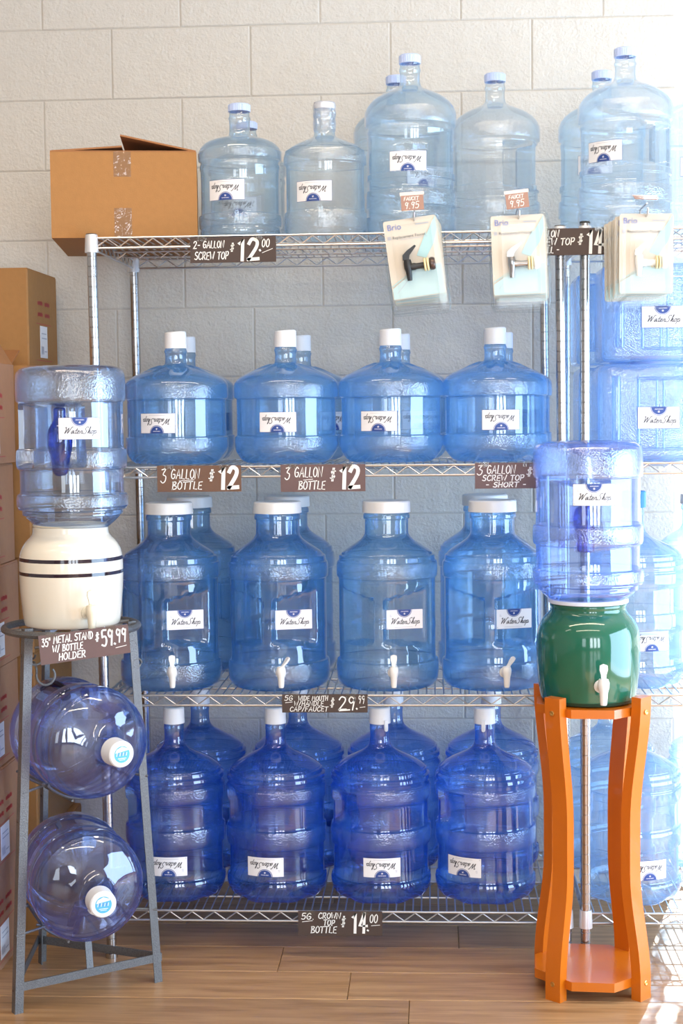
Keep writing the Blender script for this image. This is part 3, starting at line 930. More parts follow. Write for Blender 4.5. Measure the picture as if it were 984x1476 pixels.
# ------------------------------------------------------------------ top shelf
bottle('gal2', 'screw', 'pale blue two gallon bottle beside the cardboard box, pale blue screw cap', 'two gallon bottles', (.350, .125, ZB[0]), 0, (.1022, .116, R(-15)))
bottle('gal2', 'screw', 'pale blue two gallon bottle hidden behind the one beside the cardboard box', 'two gallon bottles', (.340, .375, ZB[0]), 0, (.1022, .105, R(-8)))
w2 = bottle('gal2b', None, 'pale blue two gallon bottle with crinkled clear wrap over its neck', 'two gallon bottles', (.570, .115, ZB[0]), 0, (.1032, .108, R(-14)))
b = MB()
rw = random.Random(5)
jit = {}
def wrap_disp(th, r, z):
    k = (round(th, 3), round(z, 4))
    if k not in jit:
        jit[k] = rw.uniform(-.0012, .0016)
    return r + (jit[k] if r > .01 else 0), z
b.lathe([(.0285, .272), (.0290, .280), (.0295, .290), (.0290, .300), (.0300, .308), (.0305, .316), (.0290, .322), (.0300, .330), (.0300, .338), (.0270, .344), (.015, .345), (0, .344)], 28, wrap_disp)
b.obj('shrink_wrap', [WRAP], w2, True, 10, label='crinkled clear plastic wrap')
b = MB(); b.lathe([(0, .327), (.0278, .327), (.0278, .338), (.0255, .342), (0, .342)], 32); b.obj('cap', [CAPW], w2)
bottle('top5', 'screw5', 'tall pale blue bottle above the black faucet pack', 'tall bottles on the top shelf', (.789, .168, ZB[0]), 0, (.1155, .184, R(-3)))
bottle('top5', 'screw5', 'tall pale blue bottle mostly hidden behind the one above the black faucet pack', 'tall bottles on the top shelf', (.748, .42, ZB[0]), 0, (.1155, .184, R(40)))
bottle('top5_handle', 'screw5', 'tall clear bottle with an open loop handle on its side', 'tall bottles on the top shelf', (1.018, .42, ZB[0]))
bottle('top5_grip', 'screw5', 'tall clear bottle above the white faucet pack, label turned to the side', 'tall bottles on the top shelf', (1.338, .15, ZB[0]), 0, (.1155, .198, R(-35)))
bottle('top5', 'screw5', 'tall clear bottle standing behind the one above the white faucet pack', 'tall bottles on the top shelf', (1.308, .42, ZB[0]), 0, (.1155, .205, R(-16)))
bottle('top5', 'screw5', 'tall clear bottle cut off by the picture edge beside the window', 'tall bottles on the top shelf', (1.565, .42, ZB[0]), 0, (.1155, .195, R(-8)))

# ------------------------------------------------------------------ three gallon shelf
NTH = ['first', 'second', 'third', 'fourth']
for i, (x, y, phi) in enumerate(((.170, .15, -14), (.459, .15, -5), (.733, .15, -13), (1.004, .15, 4))):
    bt = bottle('gal3', 'gal3', 'sky blue three gallon bottle in the front row, %s from the metal stand' % NTH[i], 'front row of three gallon bottles', (x, y, ZB[1]), 0, (.1325, .1085, R(phi)))
for i, (x, y) in enumerate(((.152, .43), (.476, .43), (.752, .43), (1.036, .43))):
    bt = bottle('gal3', 'gal3', 'sky blue three gallon bottle in the back row, behind the %s front bottle' % NTH[i], 'back row of three gallon bottles', (x, y, ZB[1]), 0, (.1325, .1085, R((140, 48, 22, 150)[i])))

# ------------------------------------------------------------------ wide-mouth shelf
def wide(label, group, x, y, rz, lever, faucet=True, lab=True, z=ZB[2]):
    root = bottle('wide', 'wide', label, group, (x, y, z), rz)
    if lab:
        l = add_label(root, 1, 0, 0, False, flat_y=True)
        a_ = R(25)
        l.location = (.0906 * math.sin(a_) + .022 * math.cos(a_), -.0906 * math.cos(a_) + .022 * math.sin(a_), .183)
        l.rotation_euler = (0, 0, a_)
    if faucet:
        f = add_mesh(root, 'faucet', M_FAUCET, 'white push faucet', rz=R(16))
        f.location = (.132 * math.sin(R(16)), -.132 * math.cos(R(16)), .0530)
        l = add_mesh(f, 'lever', M_LEVER_SIDE if lever else M_LEVER)
    return root
for i, (x, rz, lv) in enumerate(((.1445, -6, 0), (.432, -9, 1), (.7185, -9, 0), (.995, -6, 1))):
    wide('steel blue wide-mouth bottle with white faucet, %s from the metal stand' % NTH[i], 'wide-mouth bottles with faucets', x, .15, R(rz), lv)
for i, (x, txt) in enumerate(((.157, 'first'), (.432, 'second'), (.985, 'fourth'))):
    wide('steel blue wide-mouth bottle in the back row behind the %s faucet bottle' % txt, 'back row of wide-mouth bottles', x, .428, R((150, 165, 140)[i]), 0, False, False)

# ------------------------------------------------------------------ crown-top shelf
for i, (x, phi, cp) in enumerate(((.148, 0, 'crown'), (.419, -9, 'crown'), (.696, 3, 'crown_tab'), (.972, -29, 'crown_tab2'))):
    bottle('crown', cp, 'cobalt blue crown-top bottle in the front row, %s from the metal stand' % NTH[i], 'front row of crown bottles', (x, .15, ZB[3]), 0, (.1256, .104, R(phi)))
for i, x in enumerate((.176, .455, .725, 1.000)):
    bottle('crown', 'crown', 'cobalt blue five gallon crown bottle in the back row, behind the %s front bottle' % NTH[i], 'back row of crown bottles', (x, .43, ZB[3]), 0, (.1256, .104, R((150, 140, 160, 150)[i])))

# ------------------------------------------------------------------ neighbouring unit
BM['crown_pale'] = BM['crown'].copy(); BM['crown_pale'].materials.clear()
for mt in plastic_pair('bright_blue_polycarbonate', (0.84, 0.92, 0.99), (0.46, 0.66, 0.98), 0.10, 1.5, 0.2): BM['crown_pale'].materials.append(mt)
BM['wide_pale'] = BM['wide'].copy(); BM['wide_pale'].materials.clear()
for mt in plastic_pair('pale_sky_polycarbonate', (0.84, 0.92, 0.99), (0.5, 0.70, 0.98), 0.10, 1.5, 0.2): BM['wide_pale'].materials.append(mt)
bottle('crown_pale', 'blue', 'bright blue bottle with blue cap behind the green crock', 'bottles on the neighbouring unit', (1.362, .16, ZB[2]), 0, (.1256, .128, R(14)))
bottle('wide_pale', 'wide', 'pale wide-mouth bottle with white cap by the window, level with the green crock', 'bottles on the neighbouring unit', (1.585, .42, ZB[2] - .0), 0)
bottle('crown_pale', 'crown', 'bright blue crown bottle on the lowest shelf behind the right orange legs', 'bottles on the neighbouring unit', (1.352, .15, ZB[3]), 0, (.1256, .100, R(16)))
bottle('crown_pale', 'crown', 'bright blue crown bottle at the back of the lowest shelf behind the orange stand', 'bottles on the neighbouring unit', (1.325, .43, ZB[3]), 0)
bottle('crown_pale', 'crown', 'bright blue crown bottle at the back of the lowest shelf by the window', 'bottles on the neighbouring unit', (1.625, .43, ZB[3]), 0)

# stacking rectangular jugs
def rrect(w, d, r, n=5):
    pts = []
    for cx, cy, a0 in ((w - r, r, -90), (w - r, d - r, 0), (r, d - r, 90), (r, r, 180)):
        for i in range(n + 1):
            a = R(a0 + 90 * i / n)
            pts.append((cx + r * math.cos(a), cy + r * math.sin(a)))
    return pts

JM = plastic_pair('blue_jug_plastic', (0.82, 0.91, 0.993), (0.42, 0.62, 0.98), 0.09, 1.2, 0.15)
def jug(label, loc, w=.31, d=.235, h=.247, lab=True):
    root = thing('square_water_jug', label, 'jug', loc, 0, 'stacked square jugs')
    b = MB()
    levels = [(.012, 0), (.003, .004), (0, .014), (0, h - .022), (.004, h - .010), (.014, h - .004)]
    rings = [[(x + (w / 2 - x) / (w / 2) * ins, y + (d / 2 - y) / (d / 2) * ins, z) for x, y in rrect(w, d, .035)] for ins, z in levels]
    n = len(rings[0])
    b.add([p for r_ in rings for p in r_], [(i * n + k, i * n + (k + 1) % n, (i + 1) * n + (k + 1) % n, (i + 1) * n + k) for i in range(len(rings) - 1) for k in range(n)]
          + [tuple(reversed(range(n))), tuple(range((len(rings) - 1) * n, len(rings) * n))], 1)
    b.obj('body', JM, root, True, 50)
    p = MB()   # raised panel frame on the front and the grip rib at the side
    x0, x1, z0, z1 = .098, w - .03, .030, h - .040
    fr = [(x0, z0), (x1, z0), (x1, z1), (x0, z1)]
    for (a0, c0), (a1, c1) in zip(fr, fr[1:] + fr[:1]):
        p.tube([(a0, -.0005, c0), (a1, -.0005, c1)], .0042, 8)
    for u_ in (.045, .062):
        p.tube([(x0 + u_, -.0005, z0), (x0 + u_, -.0005, z1)], .0028, 8)
    p.obj('front_panel', JM, root, True, 40)
    q = MB()
    q.tube([(.042, -.001, .035), (.042, -.005, .06), (.042, -.005, h - .06), (.042, -.001, h - .035)], .011, 10)
    q.obj('grip_rib', JM, root, True, 40)
    c = MB()
    c.lathe([(0, h - .006), (.055, h - .006), (.064, h - .004), (.064, h + .014), (.060, h + .018), (0, h + .018)], 48, None, None, Matrix.Translation((.155, d / 2, 0)))
    c.obj('cap', [CAPB], root)
    if lab:
        l = add_label(root, 1, 0, 0, False, flat_y=True, sc=1.06)
        l.location = (.147, -.0055, h * .44)
    return root
jug('translucent blue square jug standing on the shelf, under another jug', (1.258, .02, ZB[1] + .001), lab=True)
jug('translucent blue square jug stacked on another, half behind the white faucet pack', (1.268, .025, ZB[1] + .252), lab=True)
jug('translucent blue square jug at the back of the shelf, under another jug', (1.235, .29, ZB[1] + .001), lab=False)
jug('translucent blue square jug at the back, stacked on another jug beside the post', (1.228, .29, ZB[1] + .252), lab=False)

# ------------------------------------------------------------------ cartons
def carton(label, lo, hi, mats=(CARDBOARD, CARDIN), group=None, flap=None, side_label=True, front_tape=False, red=True):
    (x0, y0, z0), (x1, y1, z1) = lo, hi
    root = thing('cardboard_box', label, 'box', (x0, y0, z0), 0, group)
    w, d, h = x1 - x0, y1 - y0, z1 - z0
    b = MB()
    t = .004
    bv = .004
    ol = [(bv, 0), (w - bv, 0), (w, bv), (w, d - bv), (w - bv, d), (bv, d), (0, d - bv), (0, bv)]
    if flap is None:
        b.prism(ol, 0, h)
        b.obj('carton', [mats[0]], root, False)
        q = MB(); g = .003
        q.box((.002, .002, h), (w - .002, d / 2 - g, h + t)); q.box((.002, d / 2 + g, h), (w - .002, d - .002, h + t))
        q.obj('top_flaps', [mats[0]], root, False)
    else:
        ol2 = [(t, t), (w - t, t), (w - t, d - t), (t, d - t)]
        oc = [(0, 0), (w, 0), (w, d), (0, d)]
        b.add([(x, y, 0) for x, y in oc] + [(x, y, h) for x, y in oc] + [(x, y, t) for x, y in ol2] + [(x, y, h) for x, y in ol2],
              [(0, 3, 2, 1), (8, 9, 10, 11)] + [(i, (i + 1) % 4, 4 + (i + 1) % 4, 4 + i) for i in range(4)] + [(4 + i, 4 + (i + 1) % 4, 12 + (i + 1) % 4, 12 + i) for i in range(4)] + [(8 + (i + 1) % 4, 8 + i, 12 + i, 12 + (i + 1) % 4) for i in range(4)])
        b.obj('carton', [mats[0]], root, False)
        for (p0, p1, v) in flap:
            q = MB()
            p0, p1, v = Vector(p0), Vector(p1), Vector(v)
            nrm = (p1 - p0).cross(v).normalized() * t
            q.add([p0, p1, p1 + v, p0 + v, p0 + nrm, p1 + nrm, p1 + v + nrm, p0 + v + nrm], [(0, 1, 2, 3), (7, 6, 5, 4), (0, 4, 5, 1), (1, 5, 6, 2), (2, 6, 7, 3), (3, 7, 4, 0)], 0)
            q.obj('flap', [mats[1]], root, False)
    if red:
        q = MB()
        fm = lambda u, v, l: (w + .0004 + l, u, v)
        yc = d * .52
        for zz in (h * .68, h * .56):
            for u0 in (-.065, .015):
                for j in range(5):
                    q.ribbon([(yc + u0 + j * .011, zz), (yc + u0 + .007 + j * .011, zz + (.002 if j % 2 else -.001))], .010, fm, 0)
        q.ribbon([(yc - .085, h * .46), (yc + .085, h * .46)], .002, fm, 0)
        q.ribbon([(yc - .085, h * .07), (yc + .085, h * .07)], .002, fm, 0)
        q.obj('red_print', [INKRED], root, False, kind='stuff')
    if side_label:
        q = MB()
        yc = d * .52
        q.box((w + .0002, yc - .045, h * .10), (w + .0010, yc + .035, h * .44))
        l = q.obj('shipping_label', [LABELW], root, False, label='white shipping label with a barcode')
        k = MB()
        fm = lambda u, v, l_: (w + .0014, u, v)
        rr = random.Random(9)
        for j in range(9):
            k.ribbon([(yc - .036 + j * .0035, h * .14), (yc - .036 + j * .0035, h * .22)], .0012 + .001 * (j % 2), fm)
        for zz, l0, l1 in ((.36, -.03, .02), (.31, -.03, .025), (.17, .0, .025)):
            k.ribbon([(yc + l0, h * zz), (yc + l1, h * zz)], .003, fm)
        k.obj('label_print', [INKGREY], l, False)
    if front_tape:
        for za, zb in ((h - .062, h + .001), (.001, .075)):
            q = MB()
            q.box((w * .49 - .022, -.0008, za), (w * .49 + .022, -.0002, zb))
            q.obj('tape', [TAPE], root, False, label='strip of clear packing tape')
    return root

bx = carton('large brown cardboard box with a raised flap beside the two gallon bottles', (-.118, .008, ZB[0] + .0005), (.250, .475, 2.069), group=None, side_label=False, red=False, front_tape=True,
       flap=[((.366, .004, .2165), (.366, .46, .2165), (-.19, 0, .040)), ((.004, .46, .2165), (.004, .004, .2165), (.176, 0, .012)), ((.0, .004, .216), (.366, .004, .216), (0, .20, .0015))])
bx.rotation_euler = (0, 0, R(8))
CR = (CARDRED, CARDIN)
H = .2567
for k in range(6):
    last = k == 5
    carton('brown carton at the picture edge with open flaps, top of the front stack' if last else 'brown carton in the front stack at the picture edge, %s from the floor' % ['first', 'second', 'third', 'fourth', 'fifth'][k],
           (-.70, -.26, k * H + .0004), (-.26 + (.004 if k % 2 else -.003), .128, (k + 1) * H - (.002 if last else .0055)), CR, 'front stack of cartons',
           flap=[((.44, .004, H - .004), (.44, .384, H - .004), (-.05, -.03, .095)), ((.436, .384, H - .004), (.004, .384, H - .004), (0, .10, .045))] if last else None)
for k in range(6):
    carton('brown carton in the rear stack behind the ceramic crock, %s from the floor' % ['first', 'second', 'third', 'fourth', 'fifth', 'sixth'][k],
           (-.66, .165, k * H + .0004), (-.228 + (0.0 if k else .02), .60, (k + 1) * H - .0055), (CARDBOARD, CARDIN), 'rear stack of cartons', red=(k > 2), side_label=(k > 2))
carton('brown carton topping the rear stack, with red print and white label on its side', (-.66, .27, 6 * H + .0004), (-.250, .60, 7 * H + .004), (CARDBOARD, CARDIN), 'rear stack of cartons')

# ------------------------------------------------------------------ signs
def sign(label, X0, X1, Z0, Z1, texts, mat=BROWNC, tilt=0.0, Y=-.0078, yaw=0.0):
    root = thing('price_sign', label, 'sign', ((X0 + X1) / 2, Y, (Z0 + Z1) / 2), yaw, 'hand lettered price signs')
    root.rotation_euler = (0, tilt, yaw)
    w, h = X1 - X0, Z1 - Z0
    b = MB(); b.box((-w / 2, -.0012, -h / 2), (w / 2, .0012, h / 2)); b.obj('card', [mat], root, False)
    t = MB()
    fm = lambda u, v, l: (u, -.0014 - l, v)
    for tx in texts:
        s, x, y, hh, wd = tx[:5]
        kw = tx[5] if len(tx) > 5 else {}
        if s == '_':
            t.ribbon([(-w / 2 + x * w, -h / 2 + y * h), (-w / 2 + hh * w, -h / 2 + wd * h)], kw.get('w', .002), fm)
        else:
            x1 = kw.pop('x1', None) if isinstance(kw, dict) else None
            if x1 is not None:
                g_ = kw.get('gap', .16)
                nat = (sum(G[c][0] + g_ for c in s) - g_ + kw.get('shear', .12)) * hh * h
                kw['sx'] = (x1 - x) * w / nat
            write(t, s, -w / 2 + x * w, -h / 2 + y * h, hh * h, wd * h, fm, .0004, **kw)
    t.obj('lettering', [CHALK], root, False, label='white chalk lettering')
    for x in (-w * .36, w * .30):
        c = MB()
        c.box((x - .012, -.0020, h / 2 - .010), (x + .012, -.0015, h / 2 + .003))
        c.obj('tape', [TAPE], root, False)
    return root

def tx(s, x0, x1, y, h, wd=.037, **k):
    return (s, x0, y, h, wd, dict(k, x1=x1))
def fat(s, x0, x1, y, h, wd):
    return tx(s, x0, x1, y, h, wd, shear=.03, gap=.14, jit=.0)
def bar(x0, y0, x1, y1, w=.0014):
    return ('_', x0, y0, x1, y1, dict(w=w))

sign('dark sign reading 2-gallon screw top $12.00', .237, .453, 1.783, 1.8465, [
    tx('2-', .035, .12, .55, .30), tx('GALLON', .15, .40, .58, .27), tx('SCREW TOP', .05, .45, .13, .29), tx('$', .465, .52, .44, .30), fat('12', .565, .80, .08, .82, .13), tx('.', .81, .825, .45, .3, .09), tx('00', .835, .93, .58, .32), bar(.84, .36, .96, .52)], BROWNC)
sign('brown sign reading 3 gallon bottle $12 by the metal stand', .143, .357, 1.208, 1.2745, [
    tx('3', .04, .12, .36, .50), tx('GALLON', .165, .51, .50, .36), tx('BOTTLE', .175, .54, .10, .29), tx('$', .61, .69, .42, .40), fat('12', .745, .965, .12, .80, .15), bar(.26, .42, .44, .46)], BROWN2)
sign('brown sign reading 3 gallon bottle $12 in the middle of its shelf', .457, .671, 1.206, 1.2745, [
    tx('3', .05, .12, .46, .42), tx('GALLON', .165, .50, .54, .36), tx('BOTTLE', .21, .53, .09, .30), tx('$', .58, .66, .40, .44), fat('12', .71, .93, .12, .80, .14), bar(.27, .43, .38, .46)], BROWN3)
sign('taupe sign reading 3 gallon screw top short, partly behind the inverted bottle', .946, 1.110, 1.210, 1.2745, [
    tx('3', .03, .13, .54, .36), tx('GALLON', .18, .62, .58, .32), tx('SCREW TOP', .11, .75, .31, .21), tx('- SHORT -', .16, .78, .06, .19), tx('$', .78, .88, .48, .32)], BROWN3)
sign('dark sign reading 5G wide mouth w/handle cap/faucet $29.99', .453, .671, .643, .690, [
    tx('5G', .03, .13, .66, .26), tx('WIDE MOUTH', .19, .54, .66, .25), tx('W/HANDLE', .14, .49, .37, .25), tx('CAP/FAUCET', .09, .54, .07, .25), tx('$', .56, .62, .30, .48), fat('29', .66, .86, .14, .72, .07), tx('.', .87, .88, .20, .4, .10), tx('99', .89, .97, .50, .42), bar(.67, .11, .79, .15, .0035), bar(.91, .28, .97, .31), bar(.04, .54, .12, .58)], BROWNC)
sign('dark sign reading 5G crown top bottle $14.00 hanging from the lowest shelf', .487, .703, .064, .1285, [
    tx('5G', .04, .16, .66, .24), tx('.', .175, .185, .66, .24), tx('CROWN', .24, .51, .70, .23), tx('TOP', .30, .44, .42, .23), tx('BOTTLE', .15, .46, .12, .26), tx('$', .51, .57, .38, .40), fat('14', .645, .82, .14, .78, .11), tx('.', .825, .835, .22, .5, .08), tx('00', .85, .95, .54, .34), bar(.87, .42, .97, .45), bar(.05, .56, .17, .61)], BROWNC)
sign('dark sign reading gallon screw top tall $14.00 between two faucet packs', 1.075, 1.300, 1.786, 1.852, [
    tx('GALLON', .10, .36, .68, .25), tx('SCREW TOP', .06, .53, .38, .25), tx('TALL -', .14, .36, .09, .23), tx('$', .56, .625, .40, .36), fat('14', .67, .84, .08, .84, .12), tx('.', .85, .86, .30, .4, .09), tx('00', .875, .98, .45, .42)], BROWNC, Y=-.0205)

# ------------------------------------------------------------------ faucet packs on hooks
def text_mesh(body, size, mat, align='LEFT'):
    cu = bpy.data.curves.new('text', 'FONT')
    cu.body, cu.size, cu.align_x = body, size, align
    o = bpy.data.objects.new('text', cu)
    COL.objects.link(o)
    dg = bpy.context.evaluated_depsgraph_get()
    me = bpy.data.meshes.new_from_object(o.evaluated_get(dg))
    bpy.data.objects.remove(o)
    bpy.data.curves.remove(cu)
    me.materials.clear(); me.materials.append(mat)
    me.transform(Matrix.Rotation(PI / 2, 4, 'X'))
    return me

CWD, CHT = .128, .190
def pack_parts():
    d = {}
    b = MB(); b.prism(rrect(CWD, CHT, .006, 4), -.0008, 0, 0, Matrix.Translation((-CWD / 2, 0, -CHT / 2)) @ Matrix.Rotation(PI / 2, 4, 'X'))
    d['card'] = b.mesh('card', CARDP, False)
    b = MB(); fm = lambda u, v, l: (u, -.0012 - l, v)
    hw, hh = CWD / 2 - .002, CHT / 2 - .002
    arc = [(hw - .036 - .030 * math.sin(i / 8 * 1.5), .092 - i / 8 * .105) for i in range(9)]
    arc2 = [(hw, .093), (hw, .06), (hw - .014, .03), (hw - .036, .0), (hw - .050, -.010)]
    b.poly(list(reversed([(.040, .093), (.036, .06), (.022, .03), (.006, .004)])) + [(.028, -.004), (.052, .03), (hw, .06), (hw, .093)], fm, 0, 0)
    b.poly([(-hw, -hh), (hw, -hh), (hw, -.02), (.0, -.028), (-hw, -.068)], fm, 1, .0002)
    b.ribbon([(-hw, -.062), (.0, -.026)], .002, fm, 0, .0004); b.ribbon([(-hw + .01, -.080), (.0, -.030)], .001, fm, 2, .0004)
    d['print'] = b.mesh('printed_artwork', [CARDM, CARDB, INKGREY], False)
    return d
PK = pack_parts()
T_BRAND = text_mesh('Brio', .020, INKCORP)
T_TITLE = text_mesh('Replacement Faucet', .0098, INKTXT)
def lines_mesh():
    b = MB(); fm = lambda u, v, l: (u, -.0016, v)
    b.ribbon([(-.028, .047), (.038, .047)], .0008, fm); b.ribbon([(.014, .079), (.044, .079)], .0022, fm)
    for i in range(3):
        b.ribbon([(-.057, .0505 + i * .003), (-.050, .0505 + i * .003)], .0018, fm)
    return b.mesh('fine_print', INKGREY, False)
T_LINES = lines_mesh()

def blister_mesh():
    b = MB(); w, h = .142, .224
    rings = []
    for ins, y in ((0, -.001), (.001, -.006), (.007, -.008), (.010, -.008), (.022, -.0085), (.026, -.020), (.030, -.024)):
        rings.append([((x - w / 2) * (1 - 2 * ins / w), y, (z - h / 2) * (1 - 2 * ins / h) - .009) for x, z in rrect(w, h, .010, 4)])
    n = len(rings[0])
    b.add([p for r_ in rings for p in r_], [(i * n + (k + 1) % n, i * n + k, (i + 1) * n + k, (i + 1) * n + (k + 1) % n) for i in range(len(rings) - 1) for k in range(n)] + [tuple(range((len(rings) - 1) * n, len(rings) * n))])
    b.tube([((x - w / 2), -.004, (z - h / 2) - .009) for x, z in rrect(w, h, .010, 4)], .0016, 6, True)
    return b.mesh('blister', CLEAR, True, 40)
M_BLIS = blister_mesh()

def mini_faucet(kind):
    b = MB()
    mx = Matrix.Translation((-.014, -.012, -.022)) @ Matrix.Rotation(PI / 2, 4, 'Y')
    b.lathe([(0, 0), (.0085, 0), (.0088, .012), (.0072, .016), (.0072, .034), (0, .034)], 18, None, None, mx)
    mz = Matrix.Translation((-.018, -.012, -.022))
    b.lathe([(0, -.032), (.0055, -.032), (.0062, -.026), (.0075, -.010), (.0100, -.002), (.0100, .010), (.0085, .018), (0, .018)], 18, None, None, mz)
    w = MB()
    for x0 in (.024, .031):
        w.lathe([(0, 0), (.0145, 0), (.016, .0015), (.016, .0035), (.0145, .005), (0, .005)], 24, None, None, Matrix.Translation((x0 - .004, -.014, -.021)) @ Matrix.Rotation(PI / 2, 4, 'Y'))
    k = MB()
    k.lathe([(0, 0), (.0135, 0), (.0155, .003), (.0155, .009), (.013, .013), (0, .0135)], 24, None, None, Matrix.Translation((.034, -.014, -.021)) @ Matrix.Rotation(PI / 2, 4, 'Y'))
    l = MB()
    l.prism([(-.009, 0), (.006, 0), (.009, .010), (.027, .030), (.024, .033), (.004, .022), (-.008, .012)], -.004, .004, 0, Matrix.Translation((-.020, -.012, -.004)) @ Matrix.Rotation(PI / 2, 4, 'X'))
    mt = {'black': BLACKP, 'chrome': DARKCH, 'white': WHITEF}[kind]
    kn = {'black': SHADE, 'chrome': WHITEF, 'white': WHITEF}[kind]
    return b.mesh('faucet', mt), l.mesh('lever', mt), w.mesh('washers', WASHER), k.mesh('knob', kn)

def hook_and_packs(x, kind, tilt, dz, n, where, tagtilt=0.0, flat=False, dxs=None):
    root = thing('display_hook', 'chrome hook holding the %s faucet packs under the top shelf' % kind, 'hook', (x, 0, 0), 0, 'display hooks')
    b = MB(); b.tube([(0, .004, 1.846), (0, -.004, 1.864), (0, -.03, 1.866), (0, -.15, 1.864), (0, -.165, 1.870), (0, -.168, 1.880)], .0022, 8)
    b.tube([(0, -.004, 1.864), (0, -.03, 1.893), (0, -.150, 1.893)], .0018, 8)
    b.obj('hook_wire', [CHROME], root)
    g = MB(); g.box((-.027, -.0010, -.020), (.027, .0006, .020)); g.box((-.029, -.0016, .016), (.029, .0012, .024), 1)
    tg = g.obj('price_tag', [TAGB, plain('tag_clip_plastic_' + kind, (0.75, 0.62, 0.55), 0.4)], root, False, label='tan price tag')
    tg.location = (-.004, -.152, 1.906)
    tg.rotation_euler = (R(-72) if flat else R(-6), tagtilt, 0)
    t = MB(); fm = lambda u, v, l: (u, -.0014 - l, v)
    write(t, 'FAUCET', -.020, .004, .0085, .0014, fm, .0003); write(t, '9.95', -.019, -.016, .0155, .0016, fm, .0003)
    t.obj('tag_lettering', [CHALK], tg, False)
    fa = mini_faucet(kind)
    zc = 1.772 + dz
    def one(y, dx, dzz, tl, label, group, full):
        p = thing('faucet_pack', label, 'package', (x + dx, y, zc + dzz), 0, group)
        p.rotation_euler = (0, tl, 0)
        add_mesh(p, 'card', PK['card']); 
        c = add_mesh(p, 'printed_artwork', PK['print'])
        add_mesh(c, 'brand_lettering', T_BRAND, loc=(-.056, -.0018, .072))
        add_mesh(c, 'title_lettering', T_TITLE, loc=(-.046, -.0018, .0500))
        add_mesh(c, 'fine_print', T_LINES)
        f = add_mesh(p, 'faucet', fa[0], '%s faucet' % kind); add_mesh(f, 'lever', fa[1]); add_mesh(f, 'washers', fa[2], 'cream washers'); add_mesh(f, 'knob', fa[3])
        add_mesh(p, 'blister', M_BLIS)
        return p
    rr = random.Random(kind)
    one(-.138, 0, 0, tilt, 'clear blister pack holding a %s replacement faucet, front of its hook' % kind, 'front faucet packs', True)
    for k in range(1, n):
        one(-.138 + .0255 * k, dxs * k + rr.uniform(-.003, .003), -.0022 * k + rr.uniform(-.0015, .001), tilt * (1 - .14 * k) + rr.uniform(-.02, .02),
            'clear blister pack, %s from the front on the %s faucet hook' % (['', 'second', 'third', 'fourth', 'fifth'][k], kind), 'packs behind the %s faucet pack' % kind, False)

hook_and_packs(.800, 'black', R(-7.5), .003, 5, '', R(-3), dxs=.0025)
hook_and_packs(1.050, 'chrome', R(-2), .005, 5, '', R(-6), dxs=.003)
hook_and_packs(1.353, 'white', R(0.5), .003, 5, '', R(3), flat=True, dxs=-.006)

# ------------------------------------------------------------------ green crock on the orange stand
OX, OY = 1.219, -.158
ST = thing('orange_stand', 'orange wooden stand with four curved legs under the green crock', 'stand', (OX, OY, 0), R(-4))
def octagon(r, cut):
    a = r
    return [(-cut, -a), (cut, -a), (a, -cut), (a, cut), (cut, a), (-cut, a), (-a, cut), (-a, -cut)]
for nm, z0, z1, r_ in (('lower_shelf', .030, .052, .137), ('top_plate', .681, .702, .130)):
    b = MB(); b.prism(octagon(r_, .050), z0, z1); b.obj(nm, [ORANGE], ST, False)
def leg_mesh():
    b = MB()
    n = 24
    zt = .728
    w, d = .0215, .026
    vs = []
    for i in range(n + 1):
        t = i / n
        z = zt * t
        # radial centre line: wide foot, pinched waist, wide top
        rad = .144 - .030 * (smoothstep(.06, .42, t) * (1 - smoothstep(.58, 1.0, t)))
        ins, outs = rad - d / 2, rad + d / 2
        vs += [(-w, -outs, z), (w, -outs, z), (w, -ins, z), (-w, -ins, z)]
    fs = [(0, 3, 2, 1), (4 * n, 4 * n + 1, 4 * n + 2, 4 * n + 3)]
    for i in range(n):
        for k in range(4):
            a, c = i * 4 + k, i * 4 + (k + 1) % 4
            fs.append((a, c, c + 4, a + 4))
    b.add(vs, fs)
    return b.mesh('leg', ORANGE, True, 25)
LEG = leg_mesh()
def bolt_mesh():
    b = MB()
    b.lathe([(0, 0), (.0062, 0), (.0062, .0012), (.0045, .0022), (.003, .0014), (0, .0012)], 14, None, None, Matrix.Rotation(PI / 2, 4, 'X'))
    return b.mesh('bolt', BRASS)
BOLT = bolt_mesh()
for a in (-41, 49, 139, 229):
    l = add_mesh(ST, 'leg', LEG, rz=R(a + 4))
    for z_ in (.041, .692):
        add_mesh(l, 'bolt', BOLT, 'brass bolt head', (0, -.1568, z_))

def crock(label, name, prof, mats, matf, loc, rz, seg=72):
    root = thing(name, label, 'crock', loc, rz)
    b = MB(); b.lathe(chaikin(prof, 2), seg, None, matf); b.obj('crock_body', mats, root, True, 60)
    return root
P_GREEN = [(0, .001), (.09, .001), (.108, .0), (.113, .006), (.116, .020), (.122, .060), (.1245, .110), (.1245, .150), (.121, .175), (.112, .195), (.099, .210), (.092, .218), (.090, .226), (.092, .232), (.0915, .238), (.086, .238), (.085, .222), (.110, .190), (.118, .150), (.116, .060), (.104, .012), (0, .010)]
gc = crock('glossy green ceramic crock with white faucet on the orange stand', 'ceramic_crock', P_GREEN, [GREENC, GREENB], lambda z: 1 if z < .010 else 0, (1.212, -.157, .7025), 0)
b = MB(); b.lathe([(.090, .2385), (.094, .2385), (.0965, .240), (.0965, .247), (.0945, .249), (.0925, .247), (.090, .240)], 64); b.obj('collar', [plain('frosted_white_collar', (.75, .80, .90), .35)], gc, label='white plastic collar ring')
f = add_mesh(gc, 'faucet', M_FAUCET, 'white faucet'); f.location = (.016, -.1205, .055); f.rotation_euler = (0, 0, R(8)); f.scale = (1.15, 1.15, 1.15)
add_mesh(f, 'lever', M_LEVER)
